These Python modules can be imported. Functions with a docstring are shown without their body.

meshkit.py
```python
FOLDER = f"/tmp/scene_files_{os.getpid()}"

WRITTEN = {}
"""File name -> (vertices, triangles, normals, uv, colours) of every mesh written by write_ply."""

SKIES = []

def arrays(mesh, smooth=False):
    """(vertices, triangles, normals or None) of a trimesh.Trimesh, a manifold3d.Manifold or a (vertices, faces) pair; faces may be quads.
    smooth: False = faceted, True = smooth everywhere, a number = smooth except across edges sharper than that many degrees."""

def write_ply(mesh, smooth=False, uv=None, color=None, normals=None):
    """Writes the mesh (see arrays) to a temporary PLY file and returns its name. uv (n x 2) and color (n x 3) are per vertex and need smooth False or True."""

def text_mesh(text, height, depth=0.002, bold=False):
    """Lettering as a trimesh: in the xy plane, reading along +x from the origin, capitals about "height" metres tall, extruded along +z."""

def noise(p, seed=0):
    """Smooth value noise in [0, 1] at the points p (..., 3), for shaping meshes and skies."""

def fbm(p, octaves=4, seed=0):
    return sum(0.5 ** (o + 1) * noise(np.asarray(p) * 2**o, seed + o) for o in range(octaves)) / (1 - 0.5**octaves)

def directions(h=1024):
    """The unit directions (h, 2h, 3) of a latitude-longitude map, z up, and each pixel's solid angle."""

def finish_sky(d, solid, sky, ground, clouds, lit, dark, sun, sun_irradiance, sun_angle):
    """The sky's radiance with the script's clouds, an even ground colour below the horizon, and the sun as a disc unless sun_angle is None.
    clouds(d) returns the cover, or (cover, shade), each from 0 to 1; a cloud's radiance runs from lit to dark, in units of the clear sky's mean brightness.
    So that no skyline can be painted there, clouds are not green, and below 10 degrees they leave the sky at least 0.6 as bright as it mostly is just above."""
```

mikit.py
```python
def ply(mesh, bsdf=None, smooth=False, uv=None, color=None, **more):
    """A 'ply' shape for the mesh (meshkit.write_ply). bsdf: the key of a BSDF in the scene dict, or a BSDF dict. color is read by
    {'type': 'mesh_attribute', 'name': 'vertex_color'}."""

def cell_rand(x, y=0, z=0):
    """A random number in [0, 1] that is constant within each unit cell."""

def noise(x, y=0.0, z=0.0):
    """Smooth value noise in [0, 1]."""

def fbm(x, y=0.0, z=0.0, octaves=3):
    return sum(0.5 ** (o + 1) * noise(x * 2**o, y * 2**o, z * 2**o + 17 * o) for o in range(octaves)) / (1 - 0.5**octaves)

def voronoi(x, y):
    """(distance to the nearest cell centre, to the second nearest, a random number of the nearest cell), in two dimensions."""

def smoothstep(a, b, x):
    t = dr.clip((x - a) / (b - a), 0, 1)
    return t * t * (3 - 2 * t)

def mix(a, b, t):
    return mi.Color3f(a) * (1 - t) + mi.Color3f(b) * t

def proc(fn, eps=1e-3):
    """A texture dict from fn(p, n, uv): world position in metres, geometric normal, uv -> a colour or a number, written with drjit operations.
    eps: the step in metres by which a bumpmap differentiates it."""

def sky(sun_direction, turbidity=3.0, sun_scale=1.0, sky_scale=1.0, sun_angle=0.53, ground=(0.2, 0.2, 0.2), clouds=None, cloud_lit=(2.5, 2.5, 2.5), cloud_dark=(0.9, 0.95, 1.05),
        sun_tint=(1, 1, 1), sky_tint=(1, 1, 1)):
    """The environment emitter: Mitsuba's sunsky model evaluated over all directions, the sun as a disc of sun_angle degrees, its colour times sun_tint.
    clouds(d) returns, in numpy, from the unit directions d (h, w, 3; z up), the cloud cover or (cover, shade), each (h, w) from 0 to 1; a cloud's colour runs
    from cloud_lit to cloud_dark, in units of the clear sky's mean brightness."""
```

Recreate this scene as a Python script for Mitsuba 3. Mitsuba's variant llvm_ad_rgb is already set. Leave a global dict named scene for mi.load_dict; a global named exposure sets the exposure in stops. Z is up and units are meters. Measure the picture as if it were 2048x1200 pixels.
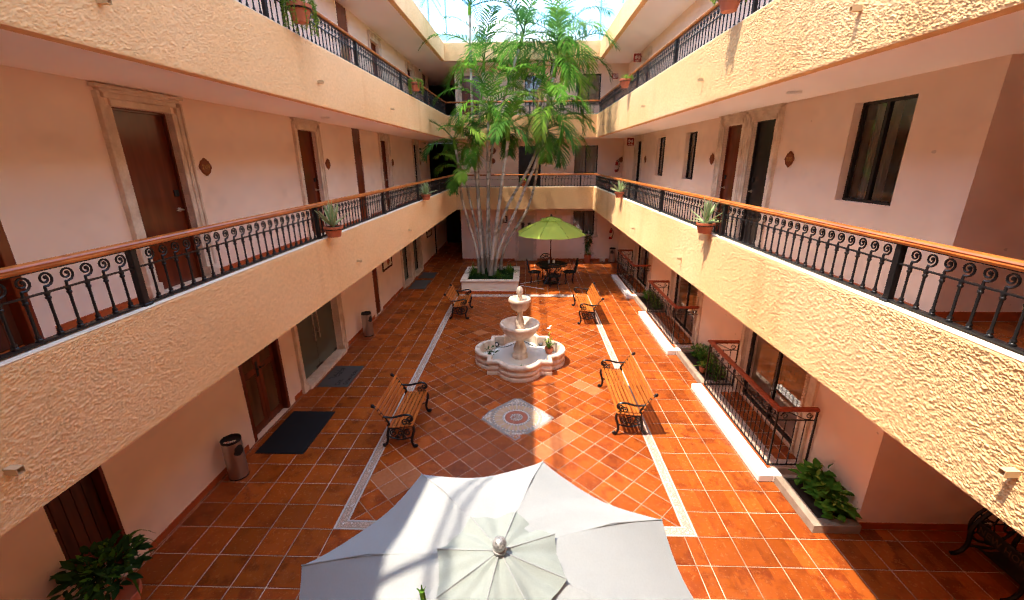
import math, random
import numpy as np, trimesh, shapely, shapely.geometry as sg, shapely.affinity as sa
import mitsuba as mi, drjit as dr
import mikit, meshkit
from mikit import noise, fbm, cell_rand, smoothstep, mix, voronoi, proc

T = mi.ScalarTransform4f
scene, labels = {'type': 'scene'}, {}

# ------------------------------------------------------------------ camera, sky, exposure
EYE = np.array([0.0, 0.0, 4.406])
PITCH, YAW, ROLL, FOC = 0.3151, -0.0358, -0.0084, 862.57
FWD = np.array([math.sin(YAW) * math.cos(PITCH), math.cos(YAW) * math.cos(PITCH), -math.sin(PITCH)])
R0 = np.array([math.cos(YAW), -math.sin(YAW), 0.0])
U0 = np.cross(R0, FWD)
RIGHT = R0 * math.cos(ROLL) + U0 * math.sin(ROLL)
UP = np.cross(RIGHT, FWD)
scene['camera'] = {'type': 'perspective', 'fov': 2 * math.degrees(math.atan(1024 / FOC)), 'fov_axis': 'x',
                   'near_clip': 0.05, 'far_clip': 5000.0,
                   'to_world': T().look_at(origin=EYE.tolist(), target=(EYE + FWD).tolist(), up=UP.tolist())}


def cloud_cover(d):
    p = np.stack([d[..., 0] / (d[..., 2] + .25), d[..., 1] / (d[..., 2] + .25), d[..., 2] * 0], -1)
    f = meshkit.fbm(p * 2.3 + 3.7, 5, seed=4)
    g = meshkit.fbm(p * 7.0 + 1.3, 4, seed=9)
    c = np.clip((f + .25 * (g - .5) - .46) / .16, 0, 1)
    return c * .9, np.clip((f - .62) / .3, 0, .5)


SUN = (-0.385, -0.085, 1.0)
scene['sky'] = mikit.sky(SUN, turbidity=3.0, sun_scale=.86, sky_scale=2.2, sky_tint=(.78, 1.0, 1.17), sun_tint=(.96, 1.0, 1.06), clouds=cloud_cover,
                         cloud_lit=(2.0, 2.1, 2.25), cloud_dark=(1.2, 1.3, 1.45), ground=(.3, .27, .22))
exposure = 3.02

rng = random.Random(7)
nrng = np.random.default_rng(7)


# ------------------------------------------------------------------ mesh helpers
class MB:
    def __init__(s):
        s.v, s.f, s.n = [], [], 0

    def add(s, v, f):
        v = np.asarray(v, float)
        s.v.append(v)
        s.f.append(np.asarray(f, int) + s.n)
        s.n += len(v)
        return s

    def mesh(s, m):
        return s.add(m.vertices, m.faces)

    def box(s, x0, x1, y0, y1, z0, z1):
        v = [(x, y, z) for x in (x0, x1) for y in (y0, y1) for z in (z0, z1)]
        f = [[0, 1, 3], [0, 3, 2], [4, 6, 7], [4, 7, 5], [0, 4, 5], [0, 5, 1], [2, 3, 7], [2, 7, 6], [0, 2, 6], [0, 6, 4], [1, 5, 7], [1, 7, 3]]
        return s.add(v, f)

    def cbox(s, x0, x1, y0, y1, z0, z1, c=.006):
        v = []
        for sx, x in ((1, x0), (-1, x1)):
            for sy, y in ((1, y0), (-1, y1)):
                for sz, z in ((1, z0), (-1, z1)):
                    v += [(x, y + sy * c, z + sz * c), (x + sx * c, y, z + sz * c), (x + sx * c, y + sy * c, z)]
        h = trimesh.convex.convex_hull(np.array(v))
        return s.add(h.vertices, h.faces)

    def tube(s, pts, r, n=6, cap=True):
        p = np.asarray(pts, float)
        r = np.broadcast_to(np.asarray(r, float), (len(p),))
        t = np.gradient(p, axis=0)
        t /= np.linalg.norm(t, axis=1, keepdims=True) + 1e-12
        a = np.zeros_like(t)
        ref = np.array([0, 0, 1.]) if abs(t[0][2]) < .9 else np.array([1., 0, 0])
        for i in range(len(p)):
            q = ref - t[i] * (ref @ t[i])
            a[i] = q / (np.linalg.norm(q) + 1e-12)
            ref = a[i]
        b = np.cross(t, a)
        ang = np.arange(n) * 2 * np.pi / n
        v = p[:, None] + r[:, None, None] * (np.cos(ang)[None, :, None] * a[:, None] + np.sin(ang)[None, :, None] * b[:, None])
        f = []
        for i in range(len(p) - 1):
            for j in range(n):
                k = (j + 1) % n
                f += [[i * n + j, i * n + k, (i + 1) * n + k], [i * n + j, (i + 1) * n + k, (i + 1) * n + j]]
        v = v.reshape(-1, 3)
        if cap:
            v = np.vstack([v, p[0], p[-1]])
            e = (len(p) - 1) * n
            for j in range(n):
                k = (j + 1) % n
                f += [[len(v) - 2, k, j], [len(v) - 1, e + j, e + k]]
        return s.add(v, f)

    def lathe(s, prof, c=(0, 0, 0), n=16, mod=None):
        ang = np.arange(n) * 2 * np.pi / n
        v = []
        for i, (r, z) in enumerate(prof):
            rr = r * (mod(ang, r, z) if mod else 1.0) * np.ones(n)
            v.append(np.stack([c[0] + rr * np.cos(ang), c[1] + rr * np.sin(ang), np.full(n, c[2] + z)], 1))
        f = []
        for i in range(len(prof) - 1):
            for j in range(n):
                k = (j + 1) % n
                f += [[i * n + j, i * n + k, (i + 1) * n + k], [i * n + j, (i + 1) * n + k, (i + 1) * n + j]]
        return s.add(np.vstack(v), f)

    def poly(s, pts2, axis, a0, a1):
        """extrude a 2-D polygon (shapely or points) along axis from a0 to a1; the 2-D axes are the other two in x,y,z order"""
        g = pts2 if hasattr(pts2, 'geom_type') else sg.Polygon(pts2)
        for q in getattr(g, 'geoms', [g]):
            if q.is_empty or q.area < 1e-9:
                continue
            m = trimesh.creation.extrude_polygon(q, a1 - a0, engine='earcut')
            v = np.array(m.vertices)
            f = np.array(m.faces)
            w = v.copy()
            if axis == 'x':
                w = np.stack([v[:, 2] + a0, v[:, 0], v[:, 1]], 1)
            elif axis == 'y':
                w = np.stack([v[:, 0], v[:, 2] + a0, v[:, 1]], 1)
                f = f[:, ::-1]
            else:
                w[:, 2] += a0
            s.add(w, f)
        return s

    def grid(s, P):
        """P (a,b,3) points"""
        a, b = P.shape[:2]
        i, j = np.meshgrid(np.arange(a - 1), np.arange(b - 1), indexing='ij')
        q = (i * b + j).ravel()
        f = np.vstack([np.stack([q, q + b, q + b + 1], 1), np.stack([q, q + b + 1, q + 1], 1)])
        return s.add(P.reshape(-1, 3), f)

    def vf(s):
        return (np.vstack(s.v), np.vstack(s.f))


def key_for(k):
    if k not in scene and k not in labels:
        return k
    i = 1
    while f'{k}_{i:03d}' in scene or f'{k}_{i:03d}' in labels:
        i += 1
    return f'{k}_{i:03d}'


def thing(name, label, cat, group=None):
    k = key_for(name)
    labels[k] = {'label': label, 'category': cat}
    if group:
        labels[k]['group'] = group
    return k


def part(parent, name, mesh, mat, smooth=False, xf=None, label=None, kind=None):
    k = key_for(f'{parent}__{name}') if parent else key_for(name)
    if isinstance(mesh, MB):
        mesh = mesh.vf()
    d = mesh if isinstance(mesh, dict) else mikit.ply(mesh, mat, smooth=smooth)
    if xf is not None:
        d = {**d, 'to_world': xf}
    scene[k] = d
    if label or kind:
        labels[k] = {}
        if label:
            labels[k]['label'] = label
        if kind:
            labels[k]['kind'] = kind
    return k


def one(name, label, cat, mesh, mat, smooth=False, group=None, xf=None):
    k = key_for(name)
    part(None, name, mesh, mat, smooth, xf)
    labels[k] = {'label': label, 'category': cat}
    if group:
        labels[k]['group'] = group
    return k


def struct(name, mesh, mat, smooth=False):
    k = part(None, name, mesh, mat, smooth)
    labels[k] = {'kind': 'structure'}
    return k


def xyz(m, ox, oy, oz):
    """place a mesh given in text axes: ox, oy = world direction of local x, y ; oz = origin"""
    ox, oy = np.asarray(ox, float), np.asarray(oy, float)
    R = np.stack([ox, oy, np.cross(ox, oy)], 1)
    return np.asarray(m.vertices) @ R.T + np.asarray(oz), np.asarray(m.faces)


def spiral(cx, cz, r0, r1, a0, turns, n=18):
    a = np.linspace(0, 1, n)
    r = r0 + (r1 - r0) * a
    th = math.radians(a0) + turns * 2 * np.pi * a
    return np.stack([cx + r * np.cos(th), cz + r * np.sin(th)], 1)


def smoothline(pts, n=24):
    from scipy.interpolate import splprep, splev
    p = np.asarray(pts, float)
    k = min(3, len(p) - 1)
    tck, _ = splprep(p.T, s=0, k=k)
    return np.stack(splev(np.linspace(0, 1, n), tck), 1)


# ------------------------------------------------------------------ materials
def principled(color, rough=.6, spec=.5, metallic=0., **kw):
    c = color if isinstance(color, dict) else {'type': 'rgb', 'value': list(color)}
    r = rough if isinstance(rough, dict) else float(rough)
    return {'type': 'principled', 'base_color': c, 'roughness': r, 'specular': spec, 'metallic': metallic, **kw}


def mat(name, inner, bump=None, scale=1.0, eps=1e-3):
    if bump is not None:
        inner = {'type': 'bumpmap', 'tex': proc(bump, eps), 'scale': scale, 'bsdf': inner}
    scene[name] = {'type': 'twosided', 'bsdf': inner}


def wall_col(p, n, uv):
    a = fbm(p.x * .7 + 3, p.y * .7, p.z * .7 + 9, 3)
    b = noise(p.x * 5, p.y * 5, p.z * 5)
    c = mix((.85, .66, .525), (.89, .72, .59), smoothstep(.3, .7, a))
    spots = smoothstep(.955, .97, noise(p.x * 9 + 40, p.y * 9, p.z * 9))
    smudge = smoothstep(.56, .78, fbm(p.x * 2.1 + 11, p.y * 2.1, p.z * 2.6, 4))
    return c * (0.95 + .07 * b) * (1 - .25 * spots) * (1 - .07 * smudge)


def plaster_bump(p, n, uv):
    return fbm(p.x * 14, p.y * 14, p.z * 14, 3) * .004 + noise(p.x * 90, p.y * 90, p.z * 90) * .0006


def ceil_col(p, n, uv):
    a = fbm(p.x * 1.1, p.y * 1.1, p.z + 4, 3)
    return mix((.85, .81, .78), (.88, .85, .83), a)


def stucco_col(p, n, uv):
    a = fbm(p.x * .8 + 7, p.y * .8, p.z * .8, 3)
    f = fbm(p.x * 30, p.y * 30, p.z * 30, 2)
    c = mix((.78, .485, .225), (.83, .545, .28), smoothstep(.25, .75, a))
    streak = smoothstep(.62, .8, fbm(p.x * 2.2 + 2, p.y * 2.2, p.z * .35, 3))
    c = mix(c, mi.Color3f(.52, .24, .06), streak * .18)
    return c * (.9 + .2 * f)


def stucco_bump(p, n, uv):
    return fbm(p.x * 105, p.y * 105, p.z * 115, 2) * .0085


def tile_tone(p, r, r2):
    m = fbm(p.x * 7 + r * 30, p.y * 7 + r2 * 17, r * 11, 4)
    fine = fbm(p.x * 38, p.y * 38, 3.0, 3)
    base = mix((.335, .074, .0095), (.28, .056, .0075), r)
    dark = mi.Color3f(.165, .027, .005)
    c = mix(base, dark, smoothstep(.46, .72, m * .8 + fine * .25) * (.35 + .6 * r2))
    c = mix(c, mi.Color3f(.50, .19, .055), smoothstep(.62, .8, fine) * .3)
    return c * (.76 + .42 * cell_rand(r * 1000, r2 * 1000))


TILE = .397


def tile_col(p, n, uv):
    i, j = dr.floor((p.x + 2.43) / TILE), dr.floor((p.y - 4.19) / TILE)
    return tile_tone(p, cell_rand(i, j, 1), cell_rand(i, j, 2))


DG = .214


def diag_col(p, n, uv):
    a, b = (p.x + 1.24) / DG, (p.y - 6.2) / DG
    i, j = dr.floor((a + b) / 2), dr.floor((a - b) / 2)
    return tile_tone(p, cell_rand(i, j, 5), cell_rand(i, j, 6)) * mi.Color3f(1.0, .98, .95)


def pale_col(p, n, uv):
    f = fbm(p.x * 30, p.y * 30, 1.0, 3)
    return mix((.34, .10, .026), (.40, .145, .055), f)


def tile_rough(p, n, uv):
    return .26 + .22 * fbm(p.x * 9, p.y * 9, 2.0, 3)


def grout_col(p, n, uv):
    return mix((.30, .185, .12), (.58, .42, .30), smoothstep(.25, .7, fbm(p.x * 2.4, p.y * 2.4, 1.0, 4)))


def wood_col(dark, light, sx, sy, sz):
    def fn(p, n, uv):
        g = fbm(p.x * sx, p.y * sy, p.z * sz, 4)
        h = noise(p.x * 1.3, p.y * 1.3, p.z * 1.3)
        return mix(dark, light, smoothstep(.25, .75, g * .8 + h * .2))
    return fn


def stone_col(p, n, uv):
    a = fbm(p.x * 6, p.y * 6, p.z * 6, 4)
    b = fbm(p.x * 45, p.y * 45, p.z * 45, 2)
    c = mix((.60, .47, .35), (.76, .64, .51), smoothstep(.25, .75, a))
    return c * (.88 + .2 * b)


def fountain_col(p, n, uv):
    a = fbm(p.x * 4, p.y * 4, p.z * 5, 4)
    b = fbm(p.x * 50, p.y * 50, p.z * 50, 2)
    c = mix((.56, .43, .31), (.72, .61, .49), smoothstep(.25, .7, a))
    stain = smoothstep(.5, .75, fbm(p.x * 9, p.y * 9, p.z * 2.5, 3))
    return mix(c, mi.Color3f(.40, .24, .14), stain * .6) * (.9 + .18 * b)


def bark_col(p, n, uv):
    ring = smoothstep(.35, .5, noise(p.z * 13, p.x * .7, 2.0))
    a = fbm(p.x * 20, p.y * 20, p.z * 8, 3)
    return mix((.20, .16, .11), (.52, .47, .38), ring * .7 + a * .3)


def leaf_fn(c0, c1, c2):
    def fn(p, n, uv):
        a = noise(p.x * 2.3, p.y * 2.3, p.z * 2.3)
        b = noise(p.x * 17, p.y * 17, p.z * 17)
        return mix(mix(c0, c1, smoothstep(.25, .75, a)), c2, smoothstep(.6, .95, b) * .5)
    return fn


def fabric_fn(c, f=260., stain=(.55, .56, .52)):
    def fn(p, n, uv):
        w = noise(p.x * f, p.y * f * .4, p.z * f) * .5 + noise(p.x * f * .4, p.y * f, p.z * f) * .5
        s = smoothstep(.52, .8, fbm(p.x * 2.3 + 5, p.y * 2.3, p.z * 2.3, 4))
        return mix(mi.Color3f(c), mi.Color3f(stain), s * .35) * (.93 + .12 * w)
    return fn


def leafmat(name, c0, c1, c2, trans=.6, rough=.35):
    scene[name] = {'type': 'principledthin', 'base_color': proc(leaf_fn(c0, c1, c2)), 'roughness': rough, 'diff_trans': trans, 'spec_trans': 0.0, 'eta': 1.4}


mat('m_wall', principled(proc(wall_col), .8, .25), plaster_bump, 1.0, 2e-3)
mat('m_ceiling', principled(proc(ceil_col), .9, .2))
mat('m_stucco', principled(proc(stucco_col), .9, .2), stucco_bump, 1.0, 2e-3)
mat('m_stucco_far', principled(proc(stucco_col), .9, .2))
mat('m_coping', principled((.78, .68, .53), .7, .3))
mat('m_tile', principled(proc(tile_col), proc(tile_rough), .32))
mat('m_tile_diagonal', principled(proc(diag_col), proc(tile_rough), .28))
mat('m_tile_pale', principled(proc(pale_col), .45, .35))
mat('m_tile_plain', principled((.40, .085, .022), .35, .4))
mat('m_grout', principled(proc(grout_col), .9, .2))
mat('m_door_wood', principled(proc(wood_col((.075, .011, .003), (.165, .028, .006), 9, 9, 1.1)), .16, .5, clearcoat=.6, clearcoat_gloss=.92))
mat('m_plank_wood', principled(proc(wood_col((.045, .012, .006), (.095, .026, .012), 14, 14, 1.2)), .4, .4))
mat('m_rail_wood', principled(proc(wood_col((.33, .085, .016), (.50, .15, .03), 9, 9, 30)), .22, .5, clearcoat=.5, clearcoat_gloss=.9))
mat('m_patio_rail_wood', principled(proc(wood_col((.24, .035, .010), (.36, .062, .018), 9, 9, 30)), .2, .5, clearcoat=.5, clearcoat_gloss=.9))
mat('m_slat_wood', principled(proc(wood_col((.30, .070, .010), (.46, .132, .020), 22, 2.2, 22)), .3, .5, clearcoat=.3, clearcoat_gloss=.85))
mat('m_iron', principled((.010, .009, .010), .34, .35))
mat('m_stone', principled(proc(stone_col), .75, .3))
mat('m_fountain', principled(proc(fountain_col), .65, .35))
mat('m_marble', principled((.80, .77, .72), .45, .4))
mat('m_planter_stone', principled(proc(lambda p, n, uv: mix((.20, .14, .095), (.40, .32, .25), fbm(p.x * 7, p.y * 7, p.z * 7, 4))), .85, .2))
mat('m_louvre', principled(proc(wood_col((.09, .036, .014), (.17, .075, .03), 14, 14, 1.2)), .45, .4))
mat('m_terracotta', principled((.46, .125, .055), .6, .35))
mat('m_soil', principled((.045, .028, .018), .95, .1))
mat('m_bark', principled(proc(bark_col), .85, .2))
mat('m_steel', principled((.50, .44, .40), .32, .5, .9))
mat('m_black', principled((.012, .012, .013), .5, .4))
mat('m_mat', principled((.018, .019, .022), .95, .1))
mat('m_mat_grey', principled((.085, .080, .078), .95, .1))
mat('m_frame_dark', principled((.010, .008, .008), .35, .5))
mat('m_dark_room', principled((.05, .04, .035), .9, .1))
mat('m_curtain', principled((.20, .16, .12), .9, .1))
mat('m_pale_door', principled((.50, .45, .36), .4, .4))
mat('m_plaque', principled((.20, .055, .018), .45, .4))
mat('m_gold', principled((.42, .21, .05), .5, .4))
mat('m_dull_gold', principled((.075, .042, .016), .6, .3))
mat('m_red', principled((.32, .012, .010), .4, .4))
mat('m_white', principled((.80, .80, .78), .5, .4))
mat('m_metal_knob', principled((.62, .58, .50), .25, .5, 1.0))
mat('m_finial', principled(proc(lambda p, n, uv: mix((.22, .22, .22), (.50, .50, .49), smoothstep(.35, .65, fbm(p.x * 90, p.y * 90, p.z * 90, 3)))), .45, .5, .6))
mat('m_spout', principled((.58, .40, .22), .8, .3))
mat('m_teal_paint', principled((.20, .36, .38), .45, .4))
mat('m_white_building', principled((.78, .77, .74), .8, .2))
mat('m_ground', principled((.30, .27, .22), .95, .1))
mat('m_chip', principled((.52, .40, .32), .6, .3))
mat('m_chip_pink', principled((.50, .33, .26), .6, .3))
mat('m_chip_white', principled((.62, .59, .54), .5, .3))
mat('m_edging', principled((.46, .43, .39), .6, .3))
mat('m_chip_tan', principled((.52, .37, .20), .6, .3))
mat('m_chip_grey', principled((.26, .25, .24), .6, .3))
mat('m_chip_red', principled((.38, .12, .07), .5, .3))
mat('m_mortar', principled((.36, .27, .21), .9, .2))
mat('m_pebble', principled((.40, .33, .27), .8, .2))
scene['m_glass'] = {'type': 'thindielectric', 'int_ior': 1.52}
mat('m_frosted', principled((.085, .105, .088), .10, .5))
mat('m_wet_stone', principled((.62, .62, .58), .12, .5))
scene['m_canvas'] = {'type': 'principledthin', 'base_color': proc(fabric_fn((.345, .362, .358), stain=(.28, .30, .30))), 'roughness': .8, 'diff_trans': .25, 'eta': 1.3}
scene['m_canvas_cap'] = {'type': 'principledthin', 'base_color': proc(fabric_fn((.285, .318, .292), stain=(.24, .265, .245))), 'roughness': .8, 'diff_trans': .2, 'eta': 1.3}
scene['m_green_canvas'] = {'type': 'principledthin', 'base_color': proc(fabric_fn((.64, .84, .15), stain=(.54, .74, .12))), 'roughness': .8, 'diff_trans': .5, 'eta': 1.3}
leafmat('m_palm', (.050, .15, .016), (.11, .26, .028), (.30, .42, .08), rough=.3)
leafmat('m_palm_yellow', (.13, .27, .025), (.23, .38, .045), (.44, .48, .11), rough=.3)
leafmat('m_palm_dark', (.028, .095, .020), (.060, .155, .026), (.15, .26, .06), rough=.3)
leafmat('m_leaf', (.050, .15, .018), (.11, .27, .032), (.28, .38, .06), .6)
leafmat('m_dry', (.22, .13, .05), (.34, .22, .09), (.42, .30, .14), .4)
leafmat('m_leaf_dark', (.020, .055, .015), (.035, .085, .02), (.06, .12, .03), .4)
leafmat('m_grass', (.07, .16, .02), (.14, .26, .03), (.3, .36, .08), .7)
leafmat('m_agave', (.24, .40, .16), (.36, .50, .24), (.58, .62, .38), .4, .4)
leafmat('m_trailing', (.22, .36, .05), (.34, .46, .08), (.5, .55, .12), .7)
# ------------------------------------------------------------------ the setting: ground
g = MB().box(-600, 600, -600, 600, -.6, -.09)
struct('ground', g, 'm_ground')

Z2B, Z2F, Z2T = 2.41, 2.83, 3.325      # first gallery: soffit, floor, top of parapet
Z3B, Z3F, Z3T = 5.21, 5.58, 6.075      # second gallery
ZRB, ZRT = 8.0, 8.62                   # roof soffit and roof edge
XL2, XL3, XR, YF = -2.96, -3.16, 2.74, 18.4
XLW, XRW2, XRWG, YFW = -4.5, 4.05, 4.10, 19.35
TK = .14


def lumps(P):
    a = meshkit.fbm(P * np.array([96., 96., 110.]), 2, seed=3)
    b = meshkit.noise(P * 37.0, seed=11)
    r = np.clip((a - .22) / .55, 0, 1)
    return r ** 1.5 * .0105 * (.6 + .7 * b)


def stucco_panel(axis, at, u, z0, z1, zstep, sign):
    """rough face on the plane axis=at; u = sample positions along the other level axis; sign = outward direction"""
    zz = np.linspace(z0, z1, max(3, int(round((z1 - z0) / zstep)) + 1))
    uu, ww = np.meshgrid(u, zz, indexing='ij')
    aa = np.full_like(uu, at)
    P = np.stack([aa, uu, ww], -1) if axis == 'x' else np.stack([uu, aa, ww], -1)
    d = lumps(P)
    fade = np.clip(np.minimum(ww - z0, z1 - ww) / .012, 0, 1) * .9 + .1
    wave = (meshkit.noise(P * np.array([.9, .9, 2.0]), seed=21) - .5) * .006
    P[..., 0 if axis == 'x' else 1] += sign * (d * fade + wave * fade)
    m = MB().grid(P)
    v, f = m.vf()
    if (axis == 'x') == (sign < 0):
        f = f[:, ::-1]
    return v, f


def along(y0, y1, near, k):
    s, out = y0, []
    while s < y1:
        out.append(s)
        s += max(near, k * math.hypot(3.0, s))
    return np.array(out + [y1])


def parapet(parent, axis, at, sign, u0, u1, z0, z1, near, k, zstep, label=None, name='parapet'):
    b = MB()
    lo, hi = sorted((at - sign * .004, at - sign * TK))
    if axis == 'x':
        b.box(lo, hi, u0, u1, z0, z1 - .012)
        c = MB().cbox(lo - (.002 if sign < 0 else -.012), hi + (.002 if sign > 0 else -.012) , u0, u1, z1 - .0115, z1, .004)
    else:
        b.box(u0, u1, lo, hi, z0, z1 - .012)
        c = MB().cbox(u0, u1, lo, hi, z1 - .0115, z1, .004)
    p = part(parent, name, b, 'm_stucco', label=label)
    part(p, 'rough_face', stucco_panel(axis, at, along(u0, u1, near, k), z0 - .004, z1 - .012, zstep, sign), 'm_stucco', smooth=True)
    part(p, 'coping', c, 'm_coping')
    return p


def wall_x(parent, name, x0, x1, y0, y1, z0, z1, holes, m='m_wall', label=None):
    g = sg.box(y0, z0, y1, z1)
    for h in holes:
        g = g.difference(sg.box(h[0], h[2], h[1], h[3]))
    return part(parent, name, MB().poly(g, 'x', x0, x1), m, label=label)


def wall_y(parent, name, y0, y1, x0, x1, z0, z1, holes, m='m_wall', label=None):
    g = sg.box(x0, z0, x1, z1)
    for h in holes:
        g = g.difference(sg.box(h[0], h[2], h[1], h[3]))
    return part(parent, name, MB().poly(g, 'y', y0, y1), m, label=label)


def baseboard(parent, face, sign, y0, y1, z, gaps, h=.095, axis='x'):
    s = y0
    while s < y1 - .02:
        b = MB()
        e = min(s + .397, y1)
        segs = [(s, e - .004)]
        for a, c in gaps:
            segs = [q for lo, hi in segs for q in ((lo, min(hi, a)), (max(lo, c), hi)) if q[1] - q[0] > .01]
        for lo, hi in segs:
            f0, f1 = sorted((face + sign * .0005, face + sign * .011))
            if axis == 'x':
                b.box(f0, f1, lo, hi, z, z + h)
            else:
                b.box(lo, hi, f0, f1, z, z + h)
        if b.v:
            part(parent, 'baseboard_tile', b, 'm_tile_plain')
        s = e


def frame_boxes(b, place, u0, u1, z0, z1, w, top=True, sill=False):
    """moulded stone surround round the opening u0..u1, z0..z1; place(b, ua, ub, za, zb, depth, back)"""
    for ua, ub in ((u0 - w, u0), (u1, u1 + w)):
        inner, outer = (ub, ua) if ub == u0 else (ua, ub)
        s = -1 if ub == u0 else 1
        zt = z1 if top else z1
        place(b, *sorted((inner, inner + s * w * .45)), z0, zt, .028)
        place(b, *sorted((inner + s * w * .45, inner + s * w * .80)), z0, zt + (w * .45 if top else 0), .042)
        place(b, *sorted((inner + s * w * .80, outer)), z0, zt + (w * .80 if top else 0), .060)
        place(b, *sorted((inner - s * .004, outer + s * .012)), z0, z0 + .16, .070)
    if top:
        place(b, u0, u1, z1, z1 + w * .45, .028)
        place(b, u0 - w * .45, u1 + w * .45, z1 + w * .45, z1 + w * .80, .042)
        place(b, u0 - w * .80 , u1 + w * .80, z1 + w * .80, z1 + w, .060)
        place(b, u0 - w - .02, u1 + w + .02, z1 + w + .0005, z1 + w + .035, .078)
    if sill:
        place(b, u0 - w - .05, u1 + w + .05, z0 - .10, z0 - .002, .085)


def on_x(face, sign):
    def place(b, ua, ub, za, zb, depth):
        lo, hi = sorted((face - sign * .10, face + sign * depth))
        b.cbox(lo, hi, ua, ub, za, zb, .005)
    return place


def on_y(face, sign):
    def place(b, ua, ub, za, zb, depth):
        lo, hi = sorted((face - sign * .10, face + sign * depth))
        b.cbox(ua, ub, lo, hi, za, zb, .005)
    return place


def hbox(axis, face, sign, d0, d1, u0, u1, z0, z1, b=None, c=0):
    """box at depth d0..d1 behind (negative) or in front of the face"""
    b = b or MB()
    lo, hi = sorted((face + sign * d0, face + sign * d1))
    args = (lo, hi, u0, u1, z0, z1) if axis == 'x' else (u0, u1, lo, hi, z0, z1)
    return b.cbox(*args, c) if c else b.box(*args)


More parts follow.
